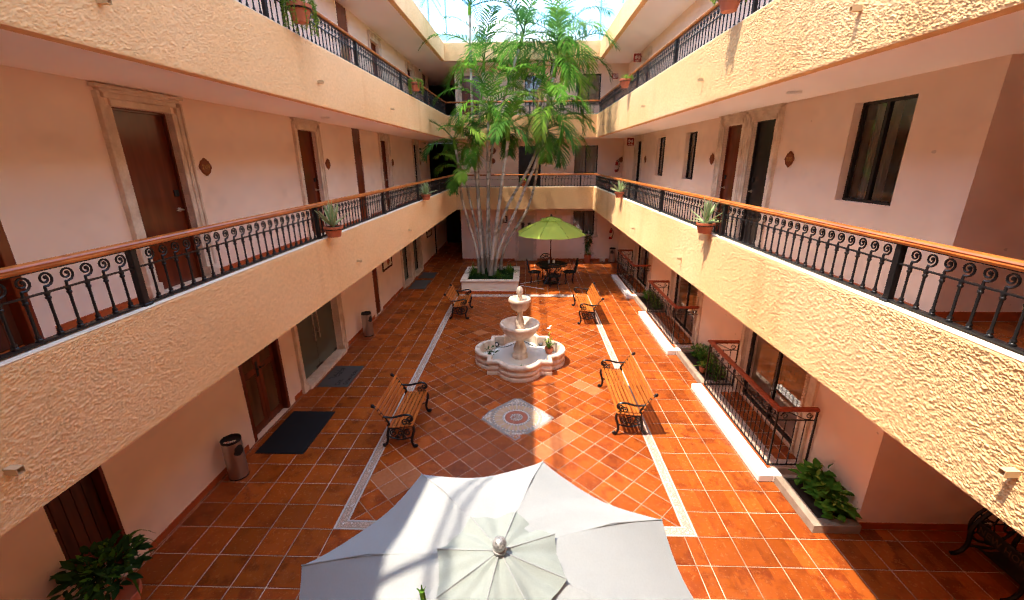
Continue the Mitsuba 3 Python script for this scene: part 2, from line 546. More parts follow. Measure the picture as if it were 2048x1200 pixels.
def door(parent, axis, face, sign, u0, u1, z0, z1, w=.16, m='m_door_wood', handle=None, label=None, stone=True, recess=.10):
    d = part(parent, 'door', hbox(axis, face, sign, -recess - .04, -recess, u0 + .004, u1 - .004, z0 + .008, z1 - .004, c=.003), m, label=label)
    if stone:
        b = MB()
        frame_boxes(b, (on_x if axis == 'x' else on_y)(face, sign), u0, u1, z0, z1, w)
        part(d, 'stone_frame', b, 'm_stone')
    jb = MB()
    for a, c in ((u0 - .0005, u0 + .03), (u1 - .03, u1 + .0005)):
        hbox(axis, face, sign, -recess, -recess + .035, a, c, z0, z1 - .03, jb)
    hbox(axis, face, sign, -recess, -recess + .035, u0, u1, z1 - .03, z1, jb)
    part(d, 'jamb', jb, m)
    part(d, 'threshold', hbox(axis, face, sign, -recess - .06, .03, u0, u1, z0 - .02, z0 + .006), 'm_stone')
    if handle is not None:
        hu = u0 + .09 if handle == 'lo' else u1 - .09
        s = 1 if handle == 'lo' else -1
        hm = MB()
        f = face - sign * recess
        def P(d_, u, z): return (f + sign * d_, u, z) if axis == 'x' else (u, f + sign * d_, z)
        hm.tube([P(0, hu, z0 + .95), P(.055, hu, z0 + .95), P(.06, hu + s * .05, z0 + .95), P(.058, hu + s * .12, z0 + .945)], [.016, .011, .010, .008], 8)
        hm.tube([P(0, hu, z0 + .95), P(.010, hu, z0 + .95)], [.030, .030], 12)
        part(d, 'handle', hm, 'm_metal_knob', smooth=40)
        part(d, 'lock', hbox(axis, face, sign, -recess, -recess + .02, hu - .035, hu + .035, z0 + 1.12, z0 + 1.20, c=.004), 'm_black')
    return d


def window(parent, axis, face, sign, u0, u1, z0, z1, split=.5, stone=False, curtain=True, recess=.10, label=None, fw=.035):
    fm = MB()
    for a, c in ((u0, u0 + fw), (u1 - fw, u1)):
        hbox(axis, face, sign, -recess - .05, -recess, a, c, z0, z1, fm)
    for a, c in ((z0, z0 + fw), (z1 - fw, z1)):
        hbox(axis, face, sign, -recess - .05, -recess, u0 + fw, u1 - fw, a, c, fm)
    um = u0 + (u1 - u0) * split
    hbox(axis, face, sign, -recess - .045, -recess + .004, um - .025, um + .025, z0 + fw, z1 - fw, fm)
    wdw = part(parent, 'window', fm, 'm_frame_dark', label=label)
    for a, c, dd in ((u0 + fw, um - .025, -.02), (um + .025, u1 - fw, -.035)):
        u, v = (a, c)
        d = face + sign * (-recess + dd)
        if axis == 'x':
            q = [(d, u, z0 + fw), (d, v, z0 + fw), (d, v, z1 - fw), (d, u, z1 - fw)]
        else:
            q = [(u, d, z0 + fw), (v, d, z0 + fw), (v, d, z1 - fw), (u, d, z1 - fw)]
        part(wdw, 'pane', (np.array(q), np.array([[0, 1, 2], [0, 2, 3]])), 'm_glass')
    if curtain:
        cm = MB()
        n = 60
        t = np.linspace(0, 1, n)
        uu = u0 + fw + (u1 - u0 - 2 * fw) * (.56 + .44 * t if curtain == 'half' else t)
        dd = -recess - .16 + .022 * np.sin(uu * 70 + 2 * np.sin(uu * 9))
        rows = []
        for z in (z0 - .05, z1 + .02):
            dep = face + sign * dd
            rows.append(np.stack([dep, uu, np.full(n, z)], 1) if axis == 'x' else np.stack([uu, dep, np.full(n, z)], 1))
        cm.grid(np.array(rows))
        part(wdw, 'curtain', cm, 'm_curtain', smooth=True)
    if stone:
        b = MB()
        frame_boxes(b, (on_x if axis == 'x' else on_y)(face, sign), u0, u1, z0, z1, .12, sill=True)
        part(wdw, 'stone_frame', b, 'm_stone')
    return wdw


def spout(parent, axis, face, sign, u, z):
    b = MB()
    r, w = .021, .004
    for a, c, e, f_ in ((-r, r, r - w, r), (-r, r, -r, -r + w), (-r, -r + w, -r, r), (r - w, r, -r, r)):
        hbox(axis, face, sign, -.02, .085, u + a, u + c, z + e, z + f_, b)
    hbox(axis, face, sign, -.02, .02, u - r + w, u + r - w, z - r + w, z + r - w, b)
    return part(parent, 'spout', b, 'm_spout')


# ------------------------------------------------------------------ left wing
lw = thing('hotel_wing', 'shaded three storey ochre hotel wing along the left with room 209 on its gallery', 'building')
for z, nm in ((Z2B, 'L2'), (Z3B, 'L3')):
    xi = (XL2 if nm == 'L2' else XL3) - .13
    zt = Z2F if nm == 'L2' else Z3F
    part(lw, 'ceiling', MB().box(-8, xi, -3, 24, z + .001, z + .2), 'm_ceiling')
    part(lw, 'gallery_floor', MB().box(-8, xi, -3, 24, z + .202, zt), 'm_tile_plain')
parapet(lw, 'x', XL2, 1, -1.4, YF, Z2B, Z2T, .0055, .0019, .006)
parapet(lw, 'x', XL3, 1, -1.4, YF, Z3B, Z3T, .0065, .0020, .0072)
parapet(lw, 'x', XL3, 1, -1.4, YF, ZRB, ZRT, .022, .003, .022, name='roof_edge')
part(lw, 'roof', MB().box(-8.2, XL3 - .13, -3, 24.4, ZRB + .001, ZRT - .1), 'm_ceiling')
part(lw, 'outer_wall', MB().box(-8.2, -8.0, -3, 24.4, -.08, ZRB), 'm_wall')
GL = [(3.05, 3.62, 0.0, 2.1), (5.88, 7.0, 0.0, 2.12), (7.62, 9.45, .0, 2.2), (11.94, 12.36, 0, 2.4), (15.02, 15.98, 0, 2.2), (16.55, 17.55, 0, 2.2), (20.75, 21.1, 0, 2.3)]
wall_x(lw, 'wall', XLW - .18, XLW + .04, -3, 24, -.05, Z2B, GL)
GLF = XLW + .04
L2 = [(2.62, 3.54, Z2F, 4.95), (4.915, 5.745, 2.86, 4.99), (8.87, 9.63, 2.86, 5.0), (11.72, 12.27, Z2F, 5.209), (13.88, 14.57, 2.86, 5.0), (17.92, 18.52, 2.86, 4.99)]
wall_x(lw, 'wall', XLW - .18, XLW, -3, 20.78, Z2F, Z3B, L2)
L3 = [(11.62, 12.26, Z3F, 7.999), (13.84, 14.55, Z3F + .02, 7.70), (17.80, 18.54, Z3F + .02, 7.70), (20.4, 21.0, Z3F, 7.95)]
wall_x(lw, 'wall', XLW - .18, XLW, -3, 21.6, Z3F, ZRB, L3)
for z0, z1 in ((-.05, Z2B), (Z2F, Z3B), (Z3F, ZRB)):
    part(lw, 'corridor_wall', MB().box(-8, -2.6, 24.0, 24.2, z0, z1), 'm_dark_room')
BACK = [(-.05, Z2B), (Z2F, Z3B), (Z3F, ZRB)]
part(lw, 'corridor_door', MB().cbox(-4.72, -4.66, 20.9, 21.9, Z2F + .002, 4.95, .004), 'm_frame_dark')
baseboard(lw, GLF, 1, .4, 24, .0, [(h[0] - .17, h[1] + .17) for h in GL])
baseboard(lw, XLW, 1, .4, 20.7, Z2F, [(h[0] - .15, h[1] + .15) for h in L2])
# ground floor doors
d = part(lw, 'door', MB().box(GLF - .16, GLF - .14, 3.02, 3.65, .0, 2.12), 'm_plank_wood', label='dark red plank door behind the potted bush')
for i in range(5):
    part(d, 'plank', MB().cbox(GLF - .1405, GLF - .115, 3.06 + i * .105, 3.16 + i * .105, .012, 2.09, .004), 'm_plank_wood')
part(d, 'frame', MB().cbox(GLF - .115, GLF - .005, 3.585, 3.648, 0, 2.1, .005).cbox(GLF - .115, GLF - .005, 3.03, 3.585, 2.04, 2.1, .005), 'm_door_wood')
part(d, 'handle', MB().lathe([(.0, .03), (.018, .02), (.012, 0), (.0, 0)], (0, 0, 0), 10), 'm_gold', True, T().translate([GLF - .115, 3.13, 1.02]).rotate([0, 1, 0], 90))
# louvred double door
d = part(lw, 'door', MB().box(GLF - .16, GLF - .13, 5.86, 7.02, 0, 2.14), 'm_plank_wood', label='brown double door of louvre slats behind the black mat')
fb = MB()
for a, b_ in ((5.885, 5.96), (6.92, 6.995)):
    fb.cbox(GLF - .13, GLF + .004, a, b_, 0, 2.12, .005)
fb.cbox(GLF - .13, GLF + .004, 5.96, 6.92, 2.05, 2.12, .005)
part(d, 'frame', fb, 'm_door_wood')
for y0, y1 in ((5.965, 6.435), (6.445, 6.915)):
    lf = MB()
    for a, b_ in ((y0, y0 + .085), (y1 - .085, y1)):
        lf.cbox(GLF - .128, GLF - .085, a, b_, .01, 2.045, .004)
    for a, b_ in ((.01, .16), (1.02, 1.13), (1.93, 2.045)):
        lf.cbox(GLF - .128, GLF - .085, y0 + .085, y1 - .085, a, b_, .004)
    part(d, 'leaf', lf, 'm_door_wood')
    for z0, z1 in ((.16, 1.02), (1.13, 1.93)):
        z = z0 + .02
        while z < z1 - .01:
            v = np.array([(GLF - .125, y0 + .085, z), (GLF - .125, y1 - .085, z), (GLF - .09, y1 - .085, z - .018), (GLF - .09, y0 + .085, z - .018),
                          (GLF - .125, y0 + .085, z + .007), (GLF - .125, y1 - .085, z + .007), (GLF - .09, y1 - .085, z - .011), (GLF - .09, y0 + .085, z - .011)])
            f = np.array([[4, 7, 6], [4, 6, 5], [3, 2, 6], [3, 6, 7], [0, 1, 2], [0, 2, 3]])
            part(d, 'slat', (v, f), 'm_louvre')
            z += .034
hm = MB()
for yy in (6.40, 6.48):
    hm.tube([(GLF - .085, yy, 1.08), (GLF - .05, yy, 1.08), (GLF - .045, yy + (.09 if yy > 6.44 else -.0), 1.08)], [.018, .01, .009], 8)
hm.cbox(GLF - .086, GLF - .075, 6.375, 6.425, .95, 1.22, .003)
part(d, 'handle', hm, 'm_black')


def glass_door(y0, y1, label, w=.17, top=2.2, double=True, m='m_frosted'):
    d = part(lw, 'door', MB().box(GLF - .15, GLF - .138, y0, y1, .07, top), m, label=label)
    b = MB()
    frame_boxes(b, on_x(GLF, 1), y0, y1, 0.0, top - .001, w)
    part(d, 'stone_frame', b, 'm_stone')
    part(d, 'sill', MB().cbox(GLF - .2, GLF + .11, y0 + .002, y1 - .002, -.01, .065, .006), 'm_stone')
    if double:
        ym = (y0 + y1) / 2
        part(d, 'seam', MB().box(GLF - .1385, GLF - .136, ym - .004, ym + .004, .07, top), 'm_black')
        hm = MB()
        for yy in (ym - .10, ym + .10):
            hm.tube([(GLF - .085, yy, .72), (GLF - .085, yy, 1.52)], [.013, .013], 8)
            for z in (.85, 1.4):
                hm.tube([(GLF - .14, yy, z), (GLF - .085, yy, z)], [.009, .009], 6)
        part(d, 'handle', hm, 'm_metal_knob', smooth=40)
        pm = MB()
        for yy in (y0 + .02, ym - .14, ym + .02, y1 - .14):
            pm.cbox(GLF - .152, GLF - .130, yy, yy + .12, .072, .125, .003)
        part(d, 'patch_fitting', pm, 'm_black')
    else:
        part(d, 'metal_frame', MB().box(GLF - .137, GLF - .11, y0, y0 + .04, .07, top).box(GLF - .137, GLF - .11, y1 - .04, y1, .07, top), 'm_frame_dark')
    return d


glass_door(7.62, 9.45, 'frosted double glass door with long bar handles')
glass_door(15.02, 15.98, 'greenish glass door behind the nearer small grey mat', .2, double=False)
glass_door(16.55, 17.55, 'greenish glass door behind the farther small grey mat', .2, double=False)
part(lw, 'door', MB().cbox(GLF - .1, GLF - .02, 11.945, 12.355, .0, 2.399, .005), 'm_door_wood', label='narrow dark brown closet door beside the framed picture')
part(lw, 'door', MB().cbox(GLF - .1, GLF - .02, 20.755, 21.095, .0, 2.299, .005), 'm_frame_dark')
# first gallery doors
d = part(lw, 'door', MB().box(XLW - .13, XLW - .11, 2.62, 3.54, Z2F, 4.95), 'm_plank_wood', label='brown plank door at the left edge of the gallery')
for i in range(8):
    part(d, 'plank', MB().cbox(XLW - .1105, XLW - .085, 2.64 + i * .104, 2.742 + i * .104, Z2F + .01, 4.93, .004), 'm_plank_wood')
part(d, 'frame', MB().cbox(XLW - .10, XLW + .02, 3.47, 3.56, Z2F, 4.99, .006), 'm_door_wood')
door(lw, 'x', XLW, 1, 4.915, 5.745, 2.86, 4.99, .165, handle='hi', label='glossy dark brown door of room 209')
door(lw, 'x', XLW, 1, 8.87, 9.63, 2.86, 5.0, .165, handle='hi')
part(lw, 'closet_door', MB().cbox(XLW - .09, XLW - .02, 11.722, 12.268, Z2F + .002, 5.207, .005), 'm_door_wood')
door(lw, 'x', XLW, 1, 13.88, 14.57, 2.86, 5.0, .165, handle='hi')
door(lw, 'x', XLW, 1, 17.92, 18.52, 2.86, 4.99, .165, m='m_frame_dark', handle='hi')
# second gallery
part(lw, 'closet_door', MB().cbox(XLW - .09, XLW - .02, 11.622, 12.258, Z3F + .002, 7.997, .005), 'm_door_wood')
door(lw, 'x', XLW, 1, 13.84, 14.55, Z3F + .02, 7.70, .16)
door(lw, 'x', XLW, 1, 17.80, 18.54, Z3F + .02, 7.70, .16)
part(lw, 'closet_door', MB().cbox(XLW - .09, XLW - .02, 20.402, 20.998, Z3F + .002, 7.947, .005), 'm_door_wood')
for y in (1.94, 7.26, 10.7):
    spout(lw, 'x', XL2, 1, y, 2.745)
for y in (3.6, 7.1, 10.77):
    spout(lw, 'x', XL3, 1, y, 5.54)

# ------------------------------------------------------------------ right wing
rw = thing('hotel_wing', 'sunlit three storey ochre hotel wing along the right with patio doors at its foot', 'building')
for z, zt in ((Z2B, Z2F), (Z3B, Z3F)):
    part(rw, 'ceiling', MB().box(XR + .13, 8, -3, YF, z + .001, z + .2), 'm_ceiling')
    part(rw, 'gallery_floor', MB().box(XR + .13, 8, -3, YF, z + .202, zt - .006), 'm_grout')
parapet(rw, 'x', XR, -1, -1.4, YF, Z2B, Z2T, .0055, .0019, .006)
parapet(rw, 'x', XR, -1, -1.4, YF, Z3B, Z3T, .0065, .0020, .0072)
parapet(rw, 'x', XR, -1, -1.4, YF, ZRB, ZRT, .022, .003, .022, name='roof_edge')
part(rw, 'roof', MB().box(XR + .13, 8.2, -3, YF + .139, ZRB + .001, ZRT - .1), 'm_ceiling')
part(rw, 'outer_wall', MB().box(8.0, 8.2, -3, 24.4, -.08, ZRB), 'm_wall')
GR = [(5.70, 7.50, .10, 2.2), (9.86, 11.72, .10, 2.2), (14.1, 15.95, .10, 2.2)]
wall_x(rw, 'wall', XRWG, XRWG + .18, 4.55, YFW, -.05, Z2B, GR)
wall_y(rw, 'wall', 4.37, 4.55, XRWG, 8.0, -.05, Z2B, [])
R2 = [(5.04, 5.955, 3.865, 5.035), (7.68, 8.44, 2.86, 5.01), (8.83, 9.60, 2.86, 5.01), (11.12, 11.88, 3.89, 5.015), (13.6, 14.43, 3.885, 5.01), (16.29, 17.03, 2.86, 4.99)]
wall_x(rw, 'wall', XRW2, XRW2 + .18, 4.38, YFW, Z2F, Z3B, R2)
wall_y(rw, 'wall', 4.2, 4.38, XRW2, 8.0, Z2F, Z3B, [])
R3 = [(6.6, 7.4, Z3F + .02, 7.7), (16.18, 16.78, Z3F + .02, 7.62)]
wall_x(rw, 'wall', XRW2, XRW2 + .18, 4.38, YFW, Z3F, ZRB, R3)
wall_y(rw, 'wall', 4.2, 4.38, XRW2, 8.0, Z3F, ZRB, [])
baseboard(rw, 4.37, -1, 4.12, 8, .0, [], axis='y')
baseboard(rw, 4.2, -1, 4.08, 8, Z2F, [], axis='y')
baseboard(rw, XRW2, -1, 4.4, YFW, Z2F, [(7.4, 9.9), (16.1, 17.2)])
window(rw, 'x', XRW2, -1, 5.04, 5.955, 3.865, 5.035, .55, curtain='half', label='wide dark sliding window with palm reflections')
d = door(rw, 'x', XRW2, -1, 8.83, 9.60, 2.86, 5.01, .18, handle='hi', label='red brown door in the shared stone surround')
d = door(rw, 'x', XRW2, -1, 7.68, 8.44, 2.86, 5.01, .18, m='m_frame_dark', handle='hi', label='dark door in the shared stone surround')
window(rw, 'x', XRW2, -1, 11.12, 11.88, 3.89, 5.015)
window(rw, 'x', XRW2, -1, 13.6, 14.43, 3.885, 5.01)
door(rw, 'x', XRW2, -1, 16.29, 17.03, 2.86, 4.99, .17, m='m_frame_dark')
door(rw, 'x', XRW2, -1, 6.6, 7.4, Z3F + .02, 7.7, .17)
door(rw, 'x', XRW2, -1, 16.18, 16.78, Z3F + .02, 7.62, .2)
for i, (y0, y1, z0, z1) in enumerate(GR):
    window(rw, 'x', XRWG, -1, y0, y1, z0, z1, .5, curtain=False, recess=.06, fw=.05)
    for a, c in ((y0 - .19, y0 - .001), (y1 + .001, y1 + .19)):
        b = MB()
        b.cbox(XRWG - .045, XRWG + .02, a, c, z0, Z2B - .003, .004)
        inner = (c - .05, c - .002) if a < y0 else (a + .002, a + .05)
        z = z0 + .01
        while z < Z2B - .06:
            b.cbox(XRWG - .085, XRWG - .044, inner[0], inner[1], z, z + .034, .008)
            z += .045
        part(rw, 'pilaster', b, 'm_stone')
for y in (2.085, 7.57, 11.07):
    spout(rw, 'x', XR, -1, y, 2.72)
for y in (4.2, 7.54, 11.05, 16.6):
    spout(rw, 'x', XR, -1, y, 5.56)

# ------------------------------------------------------------------ far wing
fw_ = thing('hotel_wing', 'narrow ochre hotel wing closing the far end behind the palms', 'building')
for z, zt in ((Z2B, Z2F), (Z3B, Z3F)):
    xi = (XL2 if z == Z2B else XL3) - .13
    part(fw_, 'ceiling', MB().box(xi, 8, YF + .004, 24, z + .0015, z + .2), 'm_ceiling')
    part(fw_, 'gallery_floor', MB().box(xi, 8, YF + .004, 24, z + .202, zt - .001), 'm_tile_plain')
parapet(fw_, 'y', YF, -1, XL2, XR, Z2B, Z2T, .014, 0, .014)
parapet(fw_, 'y', YF, -1, XL3, XR, Z3B, Z3T, .015, 0, .015)
parapet(fw_, 'y', YF, -1, XL3, XR, ZRB, ZRT, .03, 0, .03, name='roof_edge')
part(fw_, 'roof', MB().box(XL3 - .13, 8.2, YF + .14, 24.4, ZRB + .0015, ZRT - .1), 'm_ceiling')
F1 = [(-.37, .30, 0.0, 2.05), (2.05, 2.99, 1.165, 2.22)]
F2 = [(-.365, .585, 2.86, 4.94), (2.01, 3.0, 3.80, 4.94)]
F3 = [(-2.69, -1.9, Z3F + .02, 7.63), (-.1, .62, 6.5, 7.63), (2.03, 2.98, 6.5, 7.655)]
for z0, z1, hs in ((-.05, Z2B, F1), (Z2F, Z3B, F2), (Z3F, ZRB, F3)):
    wall_y(fw_, 'wall', YFW, YFW + .18, -2.95, XRW2 + .2, z0, z1, hs)
    part(fw_, 'side_wall', MB().box(-2.95, -2.78, YFW + .18, 24, z0, z1), 'm_wall')
door(fw_, 'y', YFW, -1, -.37, .30, .02, 2.05, .14, m='m_pale_door', label='pale door with two small dark panes behind the planter', recess=.06)
part(fw_, 'door_pane', MB().cbox(-.25, -.11, YFW + .05, YFW + .07, 1.45, 1.72, .003).cbox(.04, .18, YFW + .05, YFW + .07, 1.45, 1.72, .003), 'm_frame_dark')
window(fw_, 'y', YFW, -1, 2.05, 2.99, 1.165, 2.22, .5, stone=True, label='dark window with stone sill behind the tall potted plant')
door(fw_, 'y', YFW, -1, -.365, .585, 2.86, 4.94, .1, m='m_frame_dark', stone=False)
window(fw_, 'y', YFW, -1, 2.01, 3.0, 3.80, 4.94, .5)
door(fw_, 'y', YFW, -1, -2.69, -1.9, Z3F + .02, 7.63, .14)
window(fw_, 'y', YFW, -1, -.1, .62, 6.5, 7.63, .5)
window(fw_, 'y', YFW, -1, 2.03, 2.98, 6.5, 7.655, .5)
baseboard(fw_, YFW, -1, -2.95, 4.05, 0, [(-.55, .48)], axis='y')
for z0, z1 in BACK:
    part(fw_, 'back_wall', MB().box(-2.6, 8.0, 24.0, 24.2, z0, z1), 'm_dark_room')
spout(fw_, 'y', YF, -1, .77, 2.75)

# ------------------------------------------------------------------ near wing (behind and under the camera)
nw = thing('hotel_wing', 'near hotel wing with the gallery from which the courtyard is seen', 'building')
for z, zt, zp in ((Z2B, Z2F, Z2T), (Z3B, Z3F, Z3T)):
    part(nw, 'ceiling', MB().box(XL3 - .1, XR + .12, -3, .06, z + .002, z + .2), 'm_ceiling')
    part(nw, 'gallery_floor', MB().box(XL3 - .1, XR + .12, -3, .06, z + .203, zt - .002), 'm_tile_plain')
    part(nw, 'parapet', MB().box(XL2 - .004, XR + .004, .062, .19, z, zp), 'm_stucco_far')
part(nw, 'roof', MB().box(XL3 - .1, XR + .12, -3, .19, ZRB + .002, ZRT - .1), 'm_ceiling')
for z0, z1 in ((-.05, Z2B), (Z2F, Z3B), (Z3F, ZRB)):
    part(nw, 'wall', MB().box(-8, 8, -3.2, -3.0, z0, z1), 'm_wall')
# ------------------------------------------------------------------ courtyard floor
fl = struct('courtyard_floor', MB().box(-8, 8, -3, 24, -.085, -.005), 'm_grout')


def screen(p):
    q = np.asarray(p) - EYE
    z = q @ FWD
    return (512 + FOC / 2 * (q @ RIGHT) / z, 300 - FOC / 2 * (q @ UP) / z, z)


def tile_mesh(pts, bev=.0035, gap=0):
    g = sg.Polygon(pts).buffer(-gap, join_style=2) if gap else sg.Polygon(pts)
    if g.is_empty or g.area < .0008 or g.geom_type != 'Polygon':
        return None
    g = sg.polygon.orient(g.simplify(.001))
    p = np.array(g.exterior.coords)[:-1]
    q = g.buffer(-bev, join_style=2)
    if q.is_empty or q.geom_type != 'Polygon' or len(q.exterior.coords) != len(p) + 1:
        q = sa.scale(g, .97, .97)
    q = np.array(sg.polygon.orient(q).exterior.coords)[:-1]
    k = np.argmin(np.linalg.norm(q - p[0], axis=1))
    q = np.roll(q, -k, axis=0)
    n = len(p)
    v = np.vstack([np.c_[p, np.full(n, -.0045)], np.c_[p, np.full(n, -.0018)], np.c_[q, np.zeros(n)]])
    f = []
    for a in (0, n):
        for j in range(n):
            k = (j + 1) % n
            f += [[a + j, a + k, a + n + k], [a + j, a + n + k, a + n + j]]
    f += [[2 * n, 2 * n + j, 2 * n + j + 1] for j in range(1, n - 1)]
    return v, np.array(f)


GAP = .0060
square_m = mikit.ply(tile_mesh([(-TILE / 2, -TILE / 2), (TILE / 2, -TILE / 2), (TILE / 2, TILE / 2), (-TILE / 2, TILE / 2)], gap=GAP), 'm_tile')
BX0, BX1, BY0, BY1 = -2.43, 2.10, 4.19, 14.12          # outer edge of the mosaic border
BW = .15
band_out, band_in = sg.box(BX0, BY0, BX1, BY1), sg.box(BX0 + BW, BY0 + BW, BX1 - BW, BY1 - BW * 1.6)
xs = [BX0 - TILE * k for k in range(15, 0, -1)] + [BX0 + TILE * k for k in range(12)] + [BX1 + TILE * k for k in range(16)]
xs = sorted(xs)
walk = sg.box(GLF + .012, .25, XRWG - .012, YFW - .012).union(sg.box(XRWG - .02, .25, 7.9, 4.358)).union(sg.box(GLF + .012, YFW - .02, -2.96, 23.9))
cover = band_out.union(sg.box(3.56, 4.45, 4.2, 17.0)).union(sg.box(-2.2, 14.35, -.35, 16.2))
area = walk.difference(cover)
tiles = []
for x0, x1 in zip(xs[:-1], xs[1:]):
    for k in range(-10, 51):
        y0 = BY0 + TILE * k
        y1 = y0 + TILE
        full = sg.box(x0, y0, x1, y1)
        q = full.intersection(area)
        for c in getattr(q, 'geoms', [q]):
            if c.geom_type == 'Polygon' and c.area > .004:
                c = c.convex_hull if c.convex_hull.area < c.area * 1.02 else c
                tiles.append((c, abs(c.area - TILE * TILE) < 2e-4))


def visible_size(c, z=0.):
    x, y = c.centroid.x, c.centroid.y
    u, v, d = screen((x, y, z))
    if d < .3 or u < -12 or u > 1036 or v > 612:
        return 0
    pts = [screen((a, b, z))[:2] for a, b in c.exterior.coords]
    return sg.Polygon(pts).area


def lay(items, name, rest, m, base, most=300):
    ranked = sorted(items, key=lambda t: -visible_size(t[0]))
    far = MB()
    for i, (c, full) in enumerate(ranked):
        x, y = c.centroid.x, c.centroid.y
        mm = m(c) if callable(m) else m
        tilt = (rng.uniform(-.12, .12), rng.uniform(-.12, .12))
        if i < most and full and base is not None and mm == 'm_tile':
            part(fl, name, base, mm, xf=T().translate([x, y, rng.uniform(0, .0012)]).rotate([1, 0, 0], tilt[0]).rotate([0, 1, 0], tilt[1]))
            continue
        pts = np.array(c.exterior.coords)[:-1] - [x, y]
        t = tile_mesh(pts, gap=GAP if name == 'tile' else .0054)
        if t is None:
            continue
        if i < most or mm == 'm_tile_pale':
            part(fl, name, t, mm, xf=T().translate([x, y, rng.uniform(0, .0012)]).rotate([1, 0, 0], tilt[0]).rotate([0, 1, 0], tilt[1]))
        else:
            far.add(t[0] + [x, y, rng.uniform(0, .001)], t[1])
    if far.v:
        part(fl, rest, far, 'm_tile' if name == 'tile' else 'm_tile_diagonal', kind='stuff')


lay(tiles, 'tile', 'distant_tiles', 'm_tile', square_m)
# diagonal field
med_c = (-.178, 6.715)
med_sq = sg.Polygon([(med_c[0] - .70, med_c[1]), (med_c[0], med_c[1] - .70), (med_c[0] + .70, med_c[1]), (med_c[0], med_c[1] + .70)])
field = band_in.difference(med_sq)
PALE = [(.62, 6.4), (.83, 6.2), (1.05, 6.0), (.62, 5.98), (.83, 6.63), (1.05, 7.9), (1.27, 7.7), (1.05, 8.1), (-1.05, 7.7), (-.83, 7.5), (-.62, 7.7), (-.83, 7.9), (-1.26, 7.9),
        (-1.9, 5.35), (-1.7, 5.1), (-2.1, 5.1), (-1.9, 4.9), (1.5, 8.5), (1.3, 8.7), (-1.5, 9.4), (-1.7, 9.2), (-1.3, 9.6), (-1.9, 9.0), (.2, 5.8), (-1.26, 10.6), (1.5, 5.2)]


def diag_mat(c):
    return 'm_tile_pale' if any(abs(c.centroid.x - a) + abs(c.centroid.y - b) < .16 for a, b in PALE) else 'm_tile_diagonal'


diags = []
for i in range(-12, 20):
    for j in range(-16, 42):
        if (i + j) % 2:
            continue
        cx, cy = -1.24 + DG * i, 6.2 + DG * (j + 1)
        q = sg.Polygon([(cx - DG, cy), (cx, cy - DG), (cx + DG, cy), (cx, cy + DG)]).intersection(field)
        for c in getattr(q, 'geoms', [q]):
            if c.geom_type == 'Polygon' and c.area > .002:
                diags.append((c.convex_hull, False))
lay(diags, 'diagonal_tile', 'distant_diagonal_tiles', diag_mat, None)

# mosaic border: pale edging strips and a crushed-stone infill
ring = band_out.difference(band_in)
E_ = .026
edge = ring.difference(band_out.buffer(-E_, join_style=2).difference(band_in.buffer(E_, join_style=2)))
bd = part(fl, 'mosaic_border', MB().poly(ring.buffer(-.003, join_style=2), 'z', -.006, -.0022), 'm_mortar')
part(bd, 'edging', MB().poly(edge.buffer(-.0035, join_style=2), 'z', -.0055, .0004), 'm_edging')


def chips(region, cell, seed, buckets, z=.0006, shrink=.0045):
    r = np.random.default_rng(seed)
    x0, y0, x1, y1 = region.bounds
    prep = shapely.prepared.prep(region)
    nx, ny = int((x1 - x0) / cell) + 2, int((y1 - y0) / cell) + 2
    px = x0 + (np.arange(nx + 1)[:, None] + r.uniform(-.3, .3, (nx + 1, ny + 1))) * cell
    py = y0 + (np.arange(ny + 1)[None, :] + r.uniform(-.3, .3, (nx + 1, ny + 1))) * cell
    out = {b: MB() for b in buckets}
    names = list(buckets)
    for i in range(nx):
        for j in range(ny):
            c = (x0 + (i + .5) * cell, y0 + (j + .5) * cell)
            if not prep.contains(sg.Point(c)):
                continue
            q = np.array([(px[a, b], py[a, b]) for a, b in ((i, j), (i + 1, j), (i + 1, j + 1), (i, j + 1))])
            tri = [q[[0, 1, 2]], q[[0, 2, 3]]] if r.random() < .5 else [q[[0, 1, 3]], q[[1, 2, 3]]]
            for t in tri:
                g = sg.Polygon(t).intersection(region).buffer(-shrink, join_style=2)
                if g.is_empty or g.geom_type != 'Polygon' or g.area < 4e-5:
                    continue
                p = np.array(sg.polygon.orient(g).exterior.coords)[:-1]
                n = len(p)
                ce = p.mean(0)
                top = ce + (p - ce) * .86
                h = z + r.uniform(0, .0012)
                v = np.vstack([np.c_[p, np.full(n, -.003)], np.c_[top, np.full(n, h)]])
                f = [[k, (k + 1) % n, n + (k + 1) % n] for k in range(n)] + [[k, n + (k + 1) % n, n + k] for k in range(n)] + [[n, n + k, n + k + 1] for k in range(1, n - 1)]
                out[names[r.choice(len(names), p=list(buckets.values()))]].add(v, np.array(f))
    return out


infill = band_out.buffer(-E_ - .002, join_style=2).difference(band_in.buffer(E_ + .002, join_style=2))
for m_, b_ in chips(infill, .047, 5, {'m_chip': .55, 'm_chip_pink': .3, 'm_chip_white': .15}).items():
    part(bd, 'stone_chips', b_, m_, kind='stuff')

# round mosaic medallion set in a square
md = part(fl, 'medallion', MB().poly(med_sq.buffer(-.008, join_style=2), 'z', -.006, -.0022), 'm_mortar', label='round stone mosaic medallion in a square laid corner up')
circ = sg.Point(med_c).buffer(.455, 64)
sqi = med_sq.buffer(-.045, join_style=2)
part(md, 'edging', MB().poly(med_sq.buffer(-.012, join_style=2).difference(sqi.buffer(.004, join_style=2)), 'z', -.005, .0006), 'm_chip_grey')
for m_, b_ in chips(sqi.difference(circ.buffer(.006)), .034, 8, {'m_chip_white': .8, 'm_chip_tan': .1, 'm_chip_grey': .1}, shrink=.0025).items():
    part(md, 'corner_chips', b_, m_, kind='stuff')


